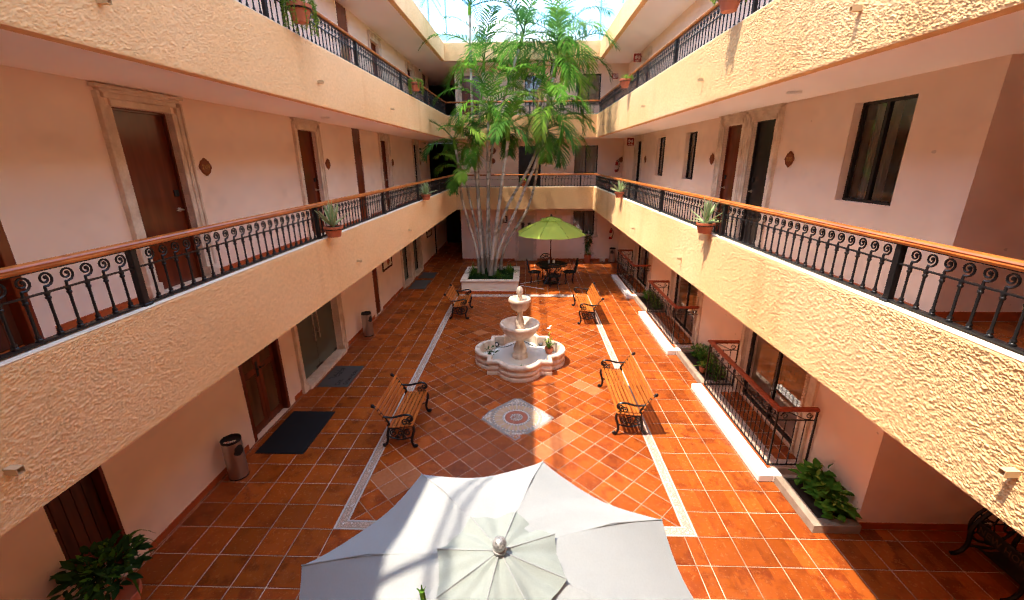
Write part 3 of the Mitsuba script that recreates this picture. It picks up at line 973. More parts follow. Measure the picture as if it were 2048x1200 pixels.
def wedges(r0, r1, n, mats, gap=.0035, jit=.0):
    out = {m: MB() for m in set(mats)}
    for k in range(n):
        a0, a1 = 2 * np.pi * k / n, 2 * np.pi * (k + 1) / n
        g0, g1 = gap / r0 / 2, gap / r1 / 2
        aa = [(r0, a0 + g0), (r1, a0 + g1), (r1, (a0 + a1) / 2), (r1, a1 - g1), (r0, a1 - g0), (r0, (a0 + a1) / 2)]
        p = np.array([(med_c[0] + r * math.cos(a), med_c[1] + r * math.sin(a)) for r, a in aa])
        ce = p.mean(0)
        top = ce + (p - ce) * .93
        v = np.vstack([np.c_[p, np.full(6, -.003)], np.c_[top, np.full(6, .0008 + rng.uniform(0, .001))]])
        f = [[i, (i + 1) % 6, 6 + (i + 1) % 6] for i in range(6)] + [[i, 6 + (i + 1) % 6, 6 + i] for i in range(6)] + [[6, 6 + i, 7 + i] for i in range(1, 5)]
        out[mats[k % len(mats)]].add(v, np.array(f)[:, ::-1])
    for m_, b_ in out.items():
        v, f = b_.vf()
        part(md, 'ring_stone', (v, f[:, ::-1]), m_, kind='stuff')


wedges(.425, .455, 90, ['m_chip_grey', 'm_chip_pink', 'm_chip_grey'])
wedges(.398, .421, 80, ['m_chip_white', 'm_chip_grey'])
wedges(.255, .394, 54, ['m_chip_tan', 'm_chip', 'm_chip_tan', 'm_chip_pink'])
wedges(.232, .251, 60, ['m_chip_grey', 'm_chip_white'])
wedges(.210, .229, 44, ['m_chip_white'])
wedges(.115, .206, 10, ['m_chip_red'])
wedges(.095, .112, 28, ['m_chip_white', 'm_chip_grey'])
for m_, b_ in chips(sg.Point(med_c).buffer(.092, 32), .022, 12, {'m_chip_white': .4, 'm_chip_grey': .35, 'm_chip_red': .25}, shrink=.002).items():
    part(md, 'centre_chips', b_, m_, kind='stuff')
# pale strips let into the floor near the planter
st = MB()
for a, b_ in (((-.25, 15.45), (.55, 15.95)), ((-.25, 15.25), (.62, 14.75))):
    d_ = np.array(b_) - a
    n_ = np.array([-d_[1], d_[0]]) / np.linalg.norm(d_) * .03
    st.poly([tuple(np.array(a) + n_), tuple(np.array(a) - n_), tuple(np.array(b_) - n_), tuple(np.array(b_) + n_)], 'z', -.002, .0045)
part(fl, 'pale_strip', st, 'm_chip_white')
# tiles of the right gallery floor at the corner in view
for i in range(8):
    for j in range(9):
        x, y = 3.0 + i * TILE, .8 + j * TILE
        if y + TILE / 2 < 4.2 or x < 3.7:
            part(f'{rw}__gallery_floor', 'tile', square_m, 'm_tile', xf=T().translate([x, y, Z2F + .001]).rotate([1, 0, 0], rng.uniform(-.1, .1)))

# ------------------------------------------------------------------ gallery railings
def rail_profile(cx, z):
    pts = []
    for a in np.linspace(-60, 240, 9):
        pts.append((cx + .034 * math.cos(math.radians(a)) * 1.0, z + .024 + .020 * math.sin(math.radians(a))))
    return pts


RAIL_PROF = [(-.040, 0), (.040, 0), (.046, .010), (.046, .018), (.036, .024), (.040, .034), (.032, .046), (.012, .052), (-.012, .052), (-.032, .046), (-.040, .034), (-.036, .024), (-.046, .018), (-.046, .010)]


def scroll_baluster():
    b = MB()
    b.lathe([(.0001, 0), (.019, .0), (.021, .008), (.017, .016), (.012, .020), (.017, .026), (.016, .036), (.0095, .044), (.0085, .15), (.0095, .235), (.016, .243), (.017, .252), (.011, .258), (.015, .266), (.016, .278), (.009, .285), (.008, .318), (.0001, .320)], n=7)
    sp = spiral(.016, .366, .049, .013, -112, 1.42, 20)
    pts = [(0, 0, .314), (0, .0, .322)] + [(0, -u, z) for u, z in sp]
    b.tube(pts, [.0075] * 2 + list(np.linspace(.0078, .0062, len(sp))), 6)
    ec = sp[-1]
    b.lathe([(.0001, -.010), (.012, -.006), (.014, 0), (.012, .006), (.0001, .010)], n=6)
    n = 6 * 5
    v = b.v[-1]
    b.v[-1] = np.stack([v[:, 2], v[:, 0] - ec[0] + .004, v[:, 1] + ec[1]], 1)
    return b.vf()


BAL = mikit.ply(scroll_baluster(), 'm_iron', smooth=50)


def railing(label, axis, at, u0, u1, z, posts, flip, group=None, vis=(0, 99)):
    r = thing('gallery_railing', label, 'railing')
    sgn = 1
    def line(prof_shift, prof, m, name, smooth=False):
        v0 = np.array([(at + a, u0, z + prof_shift + c) for a, c in prof])
        v1 = np.array([(at + a, u1, z + prof_shift + c) for a, c in prof])
        if axis == 'y':
            v0 = v0[:, [1, 0, 2]]
            v1 = v1[:, [1, 0, 2]]
        n = len(prof)
        f = []
        for j in range(n):
            k = (j + 1) % n
            f += [[j, k, n + k], [j, n + k, n + j]]
        f += [[0, k + 1, k] for k in range(1, n - 1)] + [[n, n + k, n + k + 1] for k in range(1, n - 1)]
        f = np.array(f)
        if axis == 'x':
            f = f[:, ::-1]
        part(r, name, (np.vstack([v0, v1]), f), m, smooth=smooth)
    sq = lambda w, h: [(-w, 0), (w, 0), (w, h), (-w, h)]
    line(.445, RAIL_PROF, 'm_rail_wood', 'handrail', 35)
    line(.433, sq(.016, .0115), 'm_iron', 'top_bar')
    line(.292, sq(.012, .010), 'm_iron', 'middle_bar')
    line(.001, sq(.022, .014), 'm_iron', 'bottom_bar')
    for p in posts:
        b = MB()
        a = (at - .026, at + .026, p - .026, p + .026) if axis == 'x' else (p - .026, p + .026, at - .026, at + .026)
        b.cbox(*a, z - .012, z + .444, .004)
        b.cbox(*((a[0] - .012, a[1] + .012, a[2] - .012, a[3] + .012)), z - .010, z + .012, .004)
        part(r, 'post', b, 'm_iron')
    u = posts[0] - .131 * 40
    allp = [p for p in posts]
    while u < u1 - .05:
        pass_ = [p for p in allp if abs(p - u) < .07]
        if u > max(u0 + .05, vis[0]) and u < vis[1] and not pass_:
            rot = {('x', False): 0, ('x', True): 180, ('y', False): 90}[(axis, flip)]
            pos = [at, u, z + .014] if axis == 'x' else [u, at, z + .014]
            part(r, 'baluster', BAL, 'm_iron', xf=T().translate(pos).rotate([0, 0, 1], rot + rng.uniform(-2, 2)))
        u += .1313
    return r


P3 = 3.02
railing('wood topped black scroll railing along the lower left gallery', 'x', -3.03, -1.3, YF + .09, 3.336, [3.15 + P3 * k for k in range(6)], True, vis=(1.2, 99))
railing('wood topped black scroll railing along the lower right gallery in sun', 'x', 2.825, -1.3, YF + .09, 3.336, [3.31 + P3 * k for k in range(5)], False, vis=(1.2, 99))
railing('black scroll railing of the lower gallery across the far end', 'y', YF + .072, -2.98, 2.78, 3.336, [-2.0 + 2.1 * k for k in range(3)], False)
railing('black scroll railing of the upper gallery on the left with hanging pots', 'x', -3.235, -1.3, YF + .09, 6.086, [3.05 + P3 * k for k in range(6)], True, vis=(3.4, 99))
railing('black scroll railing of the upper gallery on the right with hanging pots', 'x', 2.825, -1.3, YF + .09, 6.086, [3.31 + P3 * k for k in range(5)], False, vis=(4.2, 99))
railing('black scroll railing of the upper gallery across the far end behind palms', 'y', YF + .072, -3.18, 2.78, 6.086, [-2.0 + 2.1 * k for k in range(3)], False)


# ------------------------------------------------------------------ room plaques
def plaque_shape(r, n=72):
    a = np.linspace(0, 2 * np.pi, n, endpoint=False)
    rr = r * (1 + .055 * np.cos(4 * a) + .05 * np.cos(8 * a) + .012 * np.cos(16 * a))
    return sg.Polygon(np.stack([rr * np.cos(a), rr * np.sin(a)], 1))


def plaque(label, origin, ox, text=None, r=.108):
    oz = np.cross(np.array(ox, float), [0, 0, 1.])
    b = MB()
    m = trimesh.creation.extrude_polygon(plaque_shape(r), .016, engine='earcut')
    b.add(*xyz(m, ox, (0, 0, 1), np.array(origin) + oz * .001))
    m = trimesh.creation.extrude_polygon(plaque_shape(r * .86).difference(plaque_shape(r * .80)), .004, engine='earcut')
    b.add(*xyz(m, ox, (0, 0, 1), np.array(origin) + oz * .0168))
    t = thing('room_plaque', label, 'plaque')
    part(t, 'board', b, 'm_plaque')
    if text:
        tm = meshkit.text_mesh(text, r * .56, .004)
        w = tm.bounds[1][0] + tm.bounds[0][0]
        v, f = xyz(tm, ox, (0, 0, 1), np.array(origin) + oz * .0172 - np.array(ox) * w / 2 - np.array([0, 0, r * .28]))
        part(t, 'number', (v, f), 'm_gold')
    return t


Lx, Rx, Fx = (0, 1, 0), (0, -1, 0), (1, 0, 0)
plaque('lobed brown plaque numbered 209 beside the dark glossy door', (XLW, 6.16, 4.34), Lx, '209')
plaque('small lobed brown plaque beside the second stone framed door on the left', (XLW, 10.06, 4.34), Lx)
plaque('small lobed brown plaque beside the third stone framed door on the left', (XLW, 15.0, 4.33), Lx)
plaque('lobed brown plaque right of the dark door on the right gallery', (XRW2, 7.13, 4.375), Rx, '203')
plaque('lobed brown plaque left of the red brown door on the right gallery', (XRW2, 10.06, 4.38), Rx)
plaque('small lobed brown plaque beside the farthest door on the right gallery', (XRW2, 15.66, 4.37), Rx)
plaque('upper round brown plaque on the far gallery wall between palm trunks', (-1.45, YFW, 4.76), Fx, r=.13)
plaque('lower diamond shaped brown plaque on the far gallery wall', (-1.46, YFW, 4.345), Fx, r=.11)
plaque('dark plaque right of the fire extinguisher on the far gallery wall', (3.99, YFW, 4.36), Fx, r=.11)
# ------------------------------------------------------------------ fountain
FC = np.array([-.150, 9.0])
quatre = sg.box(-.70, -.70, .70, .70)
for a, b_ in ((.54, 0), (-.54, 0), (0, .54), (0, -.54)):
    quatre = quatre.union(sg.Point(a, b_).buffer(.485, 48))
ang = np.unique(np.concatenate([np.linspace(0, 2 * np.pi, 360, endpoint=False), np.radians([45, 135, 225, 315]), np.radians([45, 135, 225, 315]) + .004, np.radians([45, 135, 225, 315]) - .004]))
RAD = []
for a in ang:
    ln = sg.LineString([(0, 0), (2 * math.cos(a), 2 * math.sin(a))]).intersection(quatre)
    RAD.append(ln.length)
RAD = np.array(RAD)


def quat_loft(prof):
    v = [np.stack([FC[0] + (RAD - i) * np.cos(ang), FC[1] + (RAD - i) * np.sin(ang), np.full(len(ang), z)], 1) for i, z in prof]
    n = len(ang)
    b = MB()
    f = []
    for k in range(len(prof) - 1):
        for j in range(n):
            q = (j + 1) % n
            f += [[k * n + j, k * n + q, (k + 1) * n + q], [k * n + j, (k + 1) * n + q, (k + 1) * n + j]]
    return b.add(np.vstack(v), f)


ft = thing('fountain', 'pale carved stone fountain of two bowls over a four lobed basin', 'fountain')
bs = quat_loft([(.0, -.004), (.0, .055), (.012, .070), (.034, .078), (.020, .095), (.006, .125), (.004, .155), (.016, .185), (.040, .205), (.044, .225), (.030, .240), (.008, .250), (-.006, .268), (-.008, .300), (.002, .325), (.020, .338), (.085, .340), (.108, .330), (.120, .300), (.126, .05)])
part(ft, 'basin', bs, 'm_fountain', smooth=42)
jm = MB()
for a in np.radians([0, 30, 60, 90, 120, 150, 180, 210, 240, 255, 285, 300, 330, 345]):
    R_ = np.interp(a, ang, RAD)
    dirv = np.array([math.cos(a), math.sin(a)])
    pts = [(*(FC + dirv * (R_ - i + .0012)), z) for i, z in ((.0, .01), (.0, .055), (.030, .08), (.006, .125), (.004, .155), (.040, .21), (.030, .24), (-.006, .268), (-.008, .30), (.020, .339), (.085, .341))]
    jm.tube(pts, .0028, 4)
part(ft, 'joint', jm, 'm_mortar')
part(ft, 'basin_floor', MB().poly(sg.Polygon(np.stack([FC[0] + (RAD - .12) * np.cos(ang), FC[1] + (RAD - .12) * np.sin(ang)], 1)), 'z', .02, .11), 'm_wet_stone')
flute = lambda n, d: (lambda a, r, z: 1 - d * np.abs(np.cos(a * n / 2)) ** 6)
c3 = (FC[0], FC[1], 0)
ped = MB().lathe([(.0001, .08), (.175, .08), (.178, .125), (.165, .140), (.172, .155), (.172, .185), (.150, .200), (.145, .215), (.135, .230), (.150, .265), (.152, .31), (.135, .37), (.105, .43), (.088, .49), (.085, .54), (.100, .565), (.105, .585)], c3, 32)
part(ft, 'pedestal', ped, 'm_fountain', smooth=40)
N1 = [(.10, .575), (.20, .60), (.30, .66), (.375, .74), (.41, .81), (.42, .85)]
b1 = MB().lathe(N1, c3, 96, flute(16, .035))
b1.lathe([(.412, .848), (.440, .858), (.452, .880), (.450, .915), (.436, .938), (.405, .945), (.378, .93), (.36, .89), (.30, .80), (.20, .745), (.06, .73)], c3, 64)
part(ft, 'lower_bowl', b1, 'm_fountain', smooth=40)
part(ft, 'bowl_stem', MB().lathe([(.115, .735), (.115, .80), (.105, .815), (.108, .83), (.108, .87), (.095, .89), (.088, .92), (.094, .95), (.088, 1.0), (.070, 1.06), (.060, 1.12), (.062, 1.18), (.078, 1.215), (.082, 1.23)], c3, 28), 'm_fountain', smooth=40)
b2 = MB().lathe([(.08, 1.225), (.14, 1.245), (.19, 1.30), (.215, 1.37), (.222, 1.425)], c3, 72, flute(12, .035))
b2.lathe([(.216, 1.424), (.240, 1.434), (.250, 1.455), (.249, 1.490), (.238, 1.512), (.215, 1.518), (.195, 1.508), (.17, 1.48), (.04, 1.465)], c3, 48)
part(ft, 'upper_bowl', b2, 'm_fountain', smooth=40)
part(ft, 'finial', MB().lathe([(.062, 1.47), (.062, 1.525), (.044, 1.535), (.042, 1.58), (.062, 1.60), (.078, 1.65), (.076, 1.70), (.055, 1.75), (.022, 1.785), (.0001, 1.79)], c3, 24, lambda a, r, z: 1 - .06 * np.abs(np.cos(3 * a)) ** 4 * (z > 1.6)), 'm_fountain', smooth=40)
for sx, px, py in ((-1, -.72, 9.55), (1, .34, 9.62)):
    lp = thing('fountain_lamp', f'small black underwater lamp on the basin floor {"left" if sx < 0 else "right"} of the pedestal', 'lamp')
    part(lp, 'housing', MB().lathe([(.0001, -.03), (.04, -.03), (.055, 0), (.055, .03), (.045, .034)], (0, 0, 0), 16), 'm_black', 40, T().translate([px, py, .16]).rotate([1, 0, 0], 60))
    part(lp, 'lens', MB().lathe([(.0001, .030), (.034, .030)], (0, 0, 0), 16), 'm_metal_knob', False, T().translate([px, py, .16]).rotate([1, 0, 0], 60))
    part(lp, 'cable', MB().tube(smoothline([(px, py, .14), (px + (.18 if sx < 0 else -.12), py - .07, .125), (px + (.30 if sx < 0 else -.25), py + .02, .125), (-.15 - .12 * -sx * -1, 9.15, .13)], 16), .008, 6), 'm_black')


def blades(b, c, n, L, w, up, r, bend=.5, curl=None, flat=2):
    """n strap leaves from the point c"""
    for k in range(n):
        az = r.uniform(0, 2 * np.pi)
        el = math.radians(r.uniform(*up))
        l = L * r.uniform(.65, 1.0)
        d = np.array([math.cos(az) * math.cos(el), math.sin(az) * math.cos(el), math.sin(el)])
        s = np.array([-math.sin(az), math.cos(az), 0])
        P = []
        m = 6
        for i in range(m):
            t = i / (m - 1)
            ww = w * (math.sin(np.pi * (.18 + .82 * t)) ** .8 if t < 1 else 0.02)
            p = np.array(c) + d * l * t - np.array([0, 0, bend * l * t * t * math.cos(el)])
            P.append([p - s * ww / 2, p - np.array([0, 0, w * .12]), p + s * ww / 2])
        b.grid(np.array(P))
    return b


def leafy(b, centre, rad, n, size, r, squash=.7, up=.3, aspect=.5, heart=False):
    """n separate leaves scattered through an ellipsoid"""
    for k in range(n):
        u = np.array([r.gauss(0, 1) for _ in range(3)])
        u /= np.linalg.norm(u)
        q = r.random() ** .4
        p = np.array(centre) + u * np.array([rad[0], rad[1], rad[2]]) * q
        out = u * np.array([1, 1, .4]) + np.array([r.gauss(0, .5), r.gauss(0, .5), up])
        out /= np.linalg.norm(out)
        s = np.cross(out, [r.gauss(0, .35), r.gauss(0, .35), 1.])
        s /= np.linalg.norm(s) + 1e-9
        nn = np.cross(s, out)
        L = size * r.uniform(.6, 1.1)
        W = L * aspect
        ts = [0, .18, .45, .75, 1.]
        ws = [.25, .95, 1., .6, .03] if heart else [.08, .6, 1., .7, .03]
        rows = []
        for t, w in zip(ts, ws):
            c = p + out * L * (t - .3) - nn * L * .22 * t * t
            rows.append([c - s * W / 2 * w + nn * W * .16 * w, c, c + s * W / 2 * w + nn * W * .16 * w])
        b.grid(np.array(rows))
    return b


def pot_mesh(r, h, taper=.68):
    return MB().lathe([(.0001, 0), (r * taper, 0), (r * .90, h * .72), (r * .92, h * .76), (r, h * .78), (r * 1.02, h * .98), (r * .97, h), (r * .90, h * .97), (r * .88, h * .86), (.0001, h * .86)], (0, 0, 0), 28)


fp = thing('water_plant', 'low green tuft growing in the front lobe of the fountain basin', 'plant')
part(fp, 'blades', blades(MB(), (-.13, 8.32, .10), 26, .20, .022, (8, 60), random.Random(1), .25), 'm_grass')
fp = thing('water_plant', 'dark leafy sprig drooping in the left lobe of the fountain basin', 'plant')
part(fp, 'leaves', leafy(MB(), (-.80, 8.93, .28), (.16, .16, .10), 34, .11, random.Random(2), aspect=.4), 'm_leaf_dark')
part(fp, 'stem', MB().tube(smoothline([(-.86, 9.1, .1), (-.82, 9.0, .25), (-.74, 8.85, .3)], 8), .006, 5), 'm_leaf_dark')
fp = thing('water_plant', 'tall reedy plant with a pale flower in the right lobe of the fountain', 'plant')
part(fp, 'pot', pot_mesh(.10, .16), 'm_terracotta', 40, T().translate([.52, 9.2, .09]))
part(fp, 'blades', blades(MB(), (.52, 9.2, .22), 34, .36, .018, (40, 88), random.Random(3), .35), 'm_grass')
part(fp, 'leaves', leafy(MB(), (.52, 9.2, .45), (.07, .07, .2), 16, .12, random.Random(4), aspect=.3), 'm_trailing')
part(fp, 'flower', leafy(MB(), (.53, 9.2, .72), (.02, .02, .04), 6, .09, random.Random(5), aspect=.5), 'm_marble')


# ------------------------------------------------------------------ benches
def bench_end():
    b = MB()
    back = smoothline([(-.265, .03), (-.235, .055), (-.205, .13), (-.19, .26), (-.165, .37), (-.20, .50), (-.27, .62), (-.335, .715), (-.375, .745)], 22)
    front = smoothline([(.255, .03), (.225, .022), (.200, .06), (.188, .14), (.215, .25), (.235, .33), (.215, .41)], 18)
    arm = smoothline([(-.235, .565), (-.16, .555), (-.06, .560), (.05, .590), (.13, .605), (.195, .590), (.225, .545), (.205, .500), (.170, .495)], 24)
    seat = smoothline([(-.165, .375), (-.10, .355), (0, .370), (.12, .400), (.215, .405)], 14)
    lines = [(back, .017), (front, .017), (arm, .015), (seat, .014),
             (spiral(-.385, .755, .022, .008, -60, -1.2, 14), .014), (spiral(-.262, .045, .024, .008, -40, -1.1, 12), .012), (spiral(.252, .045, .024, .008, 220, 1.1, 12), .012),
             (spiral(.172, .525, .045, .012, -70, -1.3, 16), .009), (spiral(.10, .47, .055, .012, 20, 1.4, 18), .009), (spiral(.165, .44, .035, .010, 200, 1.3, 14), .008),
             (spiral(-.10, .27, .060, .014, 60, 1.4, 18), .009), (spiral(.02, .275, .062, .014, 120, -1.5, 18), .009), (spiral(.125, .285, .060, .014, 60, 1.5, 18), .009),
             (spiral(-.05, .20, .035, .010, 90, -1.3, 14), .008), (spiral(.075, .20, .035, .010, 90, 1.3, 14), .008),
             (smoothline([(-.19, .22), (-.10, .175), (.01, .155), (.12, .175), (.19, .20)], 14), .010), (spiral(-.215, .535, .030, .009, 160, 1.2, 12), .008),
             (smoothline([(-.17, .37), (-.15, .46), (-.20, .53)], 8), .009)]
    for p, r in lines:
        b.tube([(x, 0, z) for x, z in p], r * 1.28, 6)
    return b.vf()


BEND = mikit.ply(bench_end(), 'm_iron', smooth=50)


def bench(label, x, y0, y1, face, group=None):
    """face=+1 looks towards +x"""
    t = thing('garden_bench', label, 'bench')
    yc, L = (y0 + y1) / 2, (y1 - y0)
    base = T().translate([x, yc, 0]).rotate([0, 0, 1], 0 if face > 0 else 180)
    for s in (-1, 1):
        part(t, 'iron_end', BEND, 'm_iron', xf=base @ T().translate([0, s * (L / 2 - .02), 0]))
    sl = [(.205, .428, 12), (.135, .424, 6), (.065, .412, 3), (-.005, .402, 0), (-.075, .396, -3), (-.135, .398, -8)]
    bk = [(-.185, .470, 62), (-.215, .535, 62), (-.250, .600, 60), (-.288, .662, 58), (-.325, .720, 57)]
    for i, (px, pz, an) in enumerate(sl + bk):
        m = MB().cbox(-.0255, .0255, -L / 2 - .02, L / 2 + .02, -.011, .011, .005)
        part(t, 'slat', m, 'm_slat_wood', xf=base @ T().translate([px, 0, pz]).rotate([0, 1, 0], an if i >= len(sl) else -an * .5))
    br = MB().tube([(0, -L / 2, .20), (0, L / 2, .20)], .009, 6)
    part(t, 'brace', br, 'm_iron', xf=base)
    bo = MB()
    for s in (-1, 1):
        for px, pz, an in sl[:5]:
            bo.lathe([(.009, .010), (.008, .0145), (.0001, .016)], (px, s * (L / 2 - .03), pz), 6)
    part(t, 'bolt', bo, 'm_iron', xf=base)
    return t


bench('shorter wood slat bench in shade at the near left beside the mosaic border', -2.02, 5.80, 6.87, 1)
bench('shorter wood slat bench in shade left of the planter', -1.95, 11.66, 12.70, 1)
bench('long wood slat bench in sun at the near right of the round medallion', 1.72, 6.22, 7.84, -1)
bench('long wood slat bench in sun right of the fountain near the dining set', 1.70, 11.30, 12.92, -1)


# ------------------------------------------------------------------ umbrellas
def umbrella(label, cx, cy, R, zr, rise, a0, m, tilt=(0, 0), vent_r=.34, sag=.06, pole_m='m_steel'):
    t = thing('patio_umbrella', label, 'umbrella')
    c = np.array([cx, cy, zr])
    n = np.array([tilt[0], tilt[1], 1.0])
    n /= np.linalg.norm(n)
    e1 = np.array([1, 0, -tilt[0]]) / math.hypot(1, tilt[0])
    e2 = np.cross(n, e1)
    vz = rise * .78
    rib = lambda k, r, z: c + n * z + r * (math.cos(a0 + k * np.pi / 4) * e1 + math.sin(a0 + k * np.pi / 4) * e2)
    for k in range(8):
        P = []
        for s in np.linspace(0, 1, 12):
            r = .27 + (R - .27) * s
            z = (vz + .012) * (1 - s) + 0 * s + .035 * math.sin(np.pi * s)
            A, B = rib(k, r, z), rib(k + 1, r, z)
            row = []
            for u in np.linspace(0, 1, 13):
                p = A + (B - A) * u
                bow = 4 * u * (1 - u)
                mid = (A + B) / 2 - (c + n * z)
                inward = -mid / (np.linalg.norm(mid) + 1e-9)
                p = p + inward * sag * s * s * bow - n * (.030 * s * bow) + n * .007 * math.sin(9 * u + k * 2 + 6 * s) * bow
                row.append(p)
            P.append(row)
        part(t, 'panel', MB().grid(np.array(P)), m, smooth=True)
        P = []
        for s in np.linspace(0, 1, 9):
            r = .018 + (vent_r - .018) * s
            z = rise * (1 - s) + (vz + .022) * s
            A, B = rib(k, r, z), rib(k + 1, r, z)
            row = []
            for u in np.linspace(0, 1, 15):
                bow = 4 * u * (1 - u)
                p = A + (B - A) * u
                mid = (A + B) / 2 - (c + n * z)
                p = p - mid * .035 * s * bow - n * (.020 * s * bow) + n * (.011 * s * bow * math.sin(11 * u + k * 1.7)) + n * .007 * math.sin(7 * s + 2.3 * k + 3 * u) * bow
                row.append(p)
            P.append(row)
        part(t, 'vent_panel', MB().grid(np.array(P)), m + '_cap' if m == 'm_canvas' else m, smooth=True)
        hem = MB()
        hem.tube([rib(k, .018, rise + .002), rib(k, vent_r, vz + .024)], .0035, 5)
        hem.tube([rib(k, .30, vz - .012 + .013), rib(k, .30 + (R - .30) * .5, (vz + .012) * .5 + .040), rib(k, R, .004)], .004, 5)
        part(t, 'seam', hem, m if m == 'm_canvas' else 'm_leaf')
        rb = MB().tube([rib(k, .05, rise - .06), rib(k, R * .5, vz * .55), rib(k, R - .01, -.006)], .009, 5)
        rb.tube([rib(k, .04, -.15), rib(k, R * .52, vz * .5)], .007, 5)
        part(t, 'rib', rb, pole_m)
    top = c + n * (rise + .005)
    P = MB().tube([(cx, cy, .0), tuple(c), tuple(top)], .019, 12)
    P.lathe([(.0001, -.02), (.035, -.02), (.035, .02), (.0001, .02)], (cx, cy, zr - .15), 12)
    part(t, 'pole', P, pole_m, smooth=40)
    part(t, 'base', MB().lathe([(.0001, .005), (.26, .005), (.26, .04), (.20, .065), (.045, .08), (.045, .30), (.0001, .30)], (cx, cy, 0), 24), 'm_black', smooth=40)
    f = MB().lathe([(.022, -.01), (.034, .0), (.035, .012), (.028, .018), (.034, .03), (.0355, .045), (.031, .061), (.018, .073), (.0001, .077)], tuple(top), 20)
    part(t, 'finial', f, 'm_finial' if pole_m == 'm_steel' else 'm_black', smooth=50)
    return t


umbrella('white canvas umbrella half in shade in the foreground with a ball finial', -.133, 1.656, 1.24, 2.084, .478, 1.355, 'm_canvas', (.005, -.032), .339)
umbrella('bright green umbrella over the far iron dining set', .87, 15.6, 1.30, 1.86, .60, .42, 'm_green_canvas', (.0, .0), .42, .05, 'm_door_wood')


# ------------------------------------------------------------------ dining set
def ring(b, r, z, t, n=40, c=(0, 0)):
    a = np.linspace(0, 2 * np.pi, n + 1)
    b.tube([(c[0] + r * math.cos(q), c[1] + r * math.sin(q), z) for q in a], t, 5, cap=False)


TC = (.92, 15.55)
tb = thing('dining_table', 'round black cast iron table under the green umbrella', 'table')
top = MB()
for r in (.045, .12, .20, .29, .38, .47):
    ring(top, r, .725, .009)
ring(top, .56, .725, .018, 56)
for k in range(32):
    a = 2 * np.pi * k / 32
    top.tube([(.05 * math.cos(a), .05 * math.sin(a), .725), (.3 * math.cos(a + .1), .3 * math.sin(a + .1), .725), (.56 * math.cos(a), .56 * math.sin(a), .725)], .010, 4)
part(tb, 'lattice_top', top, 'm_iron', xf=T().translate([TC[0], TC[1], 0]))
leg = smoothline([(.44, .70), (.40, .62), (.24, .48), (.18, .35), (.24, .20), (.36, .08), (.42, .015)], 18)
lm = MB().tube([(x, 0, z) for x, z in leg], .020, 6)
lm.tube([(x, 0, z) for x, z in spiral(.34, .56, .06, .014, 30, 1.3, 14)], .010, 5)
lm.tube([(x, 0, z) for x, z in spiral(.31, .19, .05, .012, -30, 1.3, 14)], .010, 5)
LEG = mikit.ply(lm.vf(), 'm_iron', smooth=50)
for k in range(4):
    part(tb, 'leg', LEG, 'm_iron', xf=T().translate([TC[0], TC[1], 0]).rotate([0, 0, 1], 45 + 90 * k))
sh = MB()
ring(sh, .19, .34, .012, 24)
part(tb, 'brace_ring', sh, 'm_iron', xf=T().translate([TC[0], TC[1], 0]))


def chair_meshes():
    s = MB()
    for r in (.05, .11, .17):
        ring(s, r, .44, .010, 22)
    ring(s, .225, .44, .016, 32)
    for k in range(20):
        a = 2 * np.pi * k / 20
        s.tube([(.05 * math.cos(a), .05 * math.sin(a), .44), (.225 * math.cos(a + .15), .225 * math.sin(a + .15), .44)], .010, 4)
    b = MB()
    arch = smoothline([(-.20, .44), (-.225, .60), (-.215, .78), (-.12, .90), (0, .93), (.12, .90), (.215, .78), (.225, .60), (.20, .44)], 32)
    f = lambda p: [(-.19 - (z - .44) * .22, y, z) for y, z in p]
    b.tube(f(arch), .016, 6)
    for sx in (-1, 1):
        for cy, cz, r0, st, tu in ((.10, .72, .075, 0, 1.5), (.09, .56, .06, 90, -1.4), (.05, .84, .045, 180, 1.3)):
            sp = spiral(cy, cz, r0, .014, st, tu, 18)
            b.tube(f([(sx * y, z) for y, z in sp]), .011, 5)
    b.tube(f([(0, .44), (0, .93)]), .011, 5)
    b.tube(f([(-.2, .50), (0, .48), (.2, .50)]), .012, 5)
    l = MB().tube([(x, 0, z) for x, z in smoothline([(.165, .44), (.205, .36), (.18, .22), (.17, .10), (.215, .012)], 14)], .015, 6)
    return mikit.ply(s.vf(), 'm_iron', smooth=50), mikit.ply(b.vf(), 'm_iron', smooth=50), mikit.ply(l.vf(), 'm_iron', smooth=50)


CS, CB, CL = chair_meshes()
for label, dx, dy, rot in (('black lattice iron chair at the left of the round table', -.63, -.02, 0), ('black lattice iron chair at the right of the round table', .66, .02, 180),
                           ('black lattice iron chair on the near side of the round table', .05, -.58, 90), ('black lattice iron chair behind the round table by the umbrella pole', -.18, .66, -90)):
    t = thing('iron_chair', label, 'chair')
    base = T().translate([TC[0] + dx, TC[1] + dy, 0]).rotate([0, 0, 1], rot)
    part(t, 'seat', CS, 'm_iron', xf=base)
    part(t, 'backrest', CB, 'm_iron', xf=base)
    for k in range(4):
        part(t, 'leg', CL, 'm_iron', xf=base @ T().rotate([0, 0, 1], 45 + 90 * k))
for dx in (-.09, .08):
    one('napkin_holder', f'small pale napkin holder {"left" if dx < 0 else "right"} of the umbrella pole on the table', 'holder', MB().cbox(TC[0] + dx - .04, TC[0] + dx + .04, TC[1] + .12, TC[1] + .16, .735, .86, .006), 'm_white')

# ------------------------------------------------------------------ mats, bins
def mat_thing(label, x0, x1, y0, y1, m, h=.012):
    t = thing('doormat', label, 'doormat')
    part(t, 'pile', MB().cbox(x0 + .03, x1 - .03, y0 + .03, y1 - .03, .0025, h, .003), m)
    e = sg.box(x0, y0, x1, y1).difference(sg.box(x0 + .03, y0 + .03, x1 - .03, y1 - .03))
    part(t, 'rubber_edge', MB().poly(e, 'z', .0025, h * .6), 'm_black' if m == 'm_mat' else 'm_mat_grey')
    return t


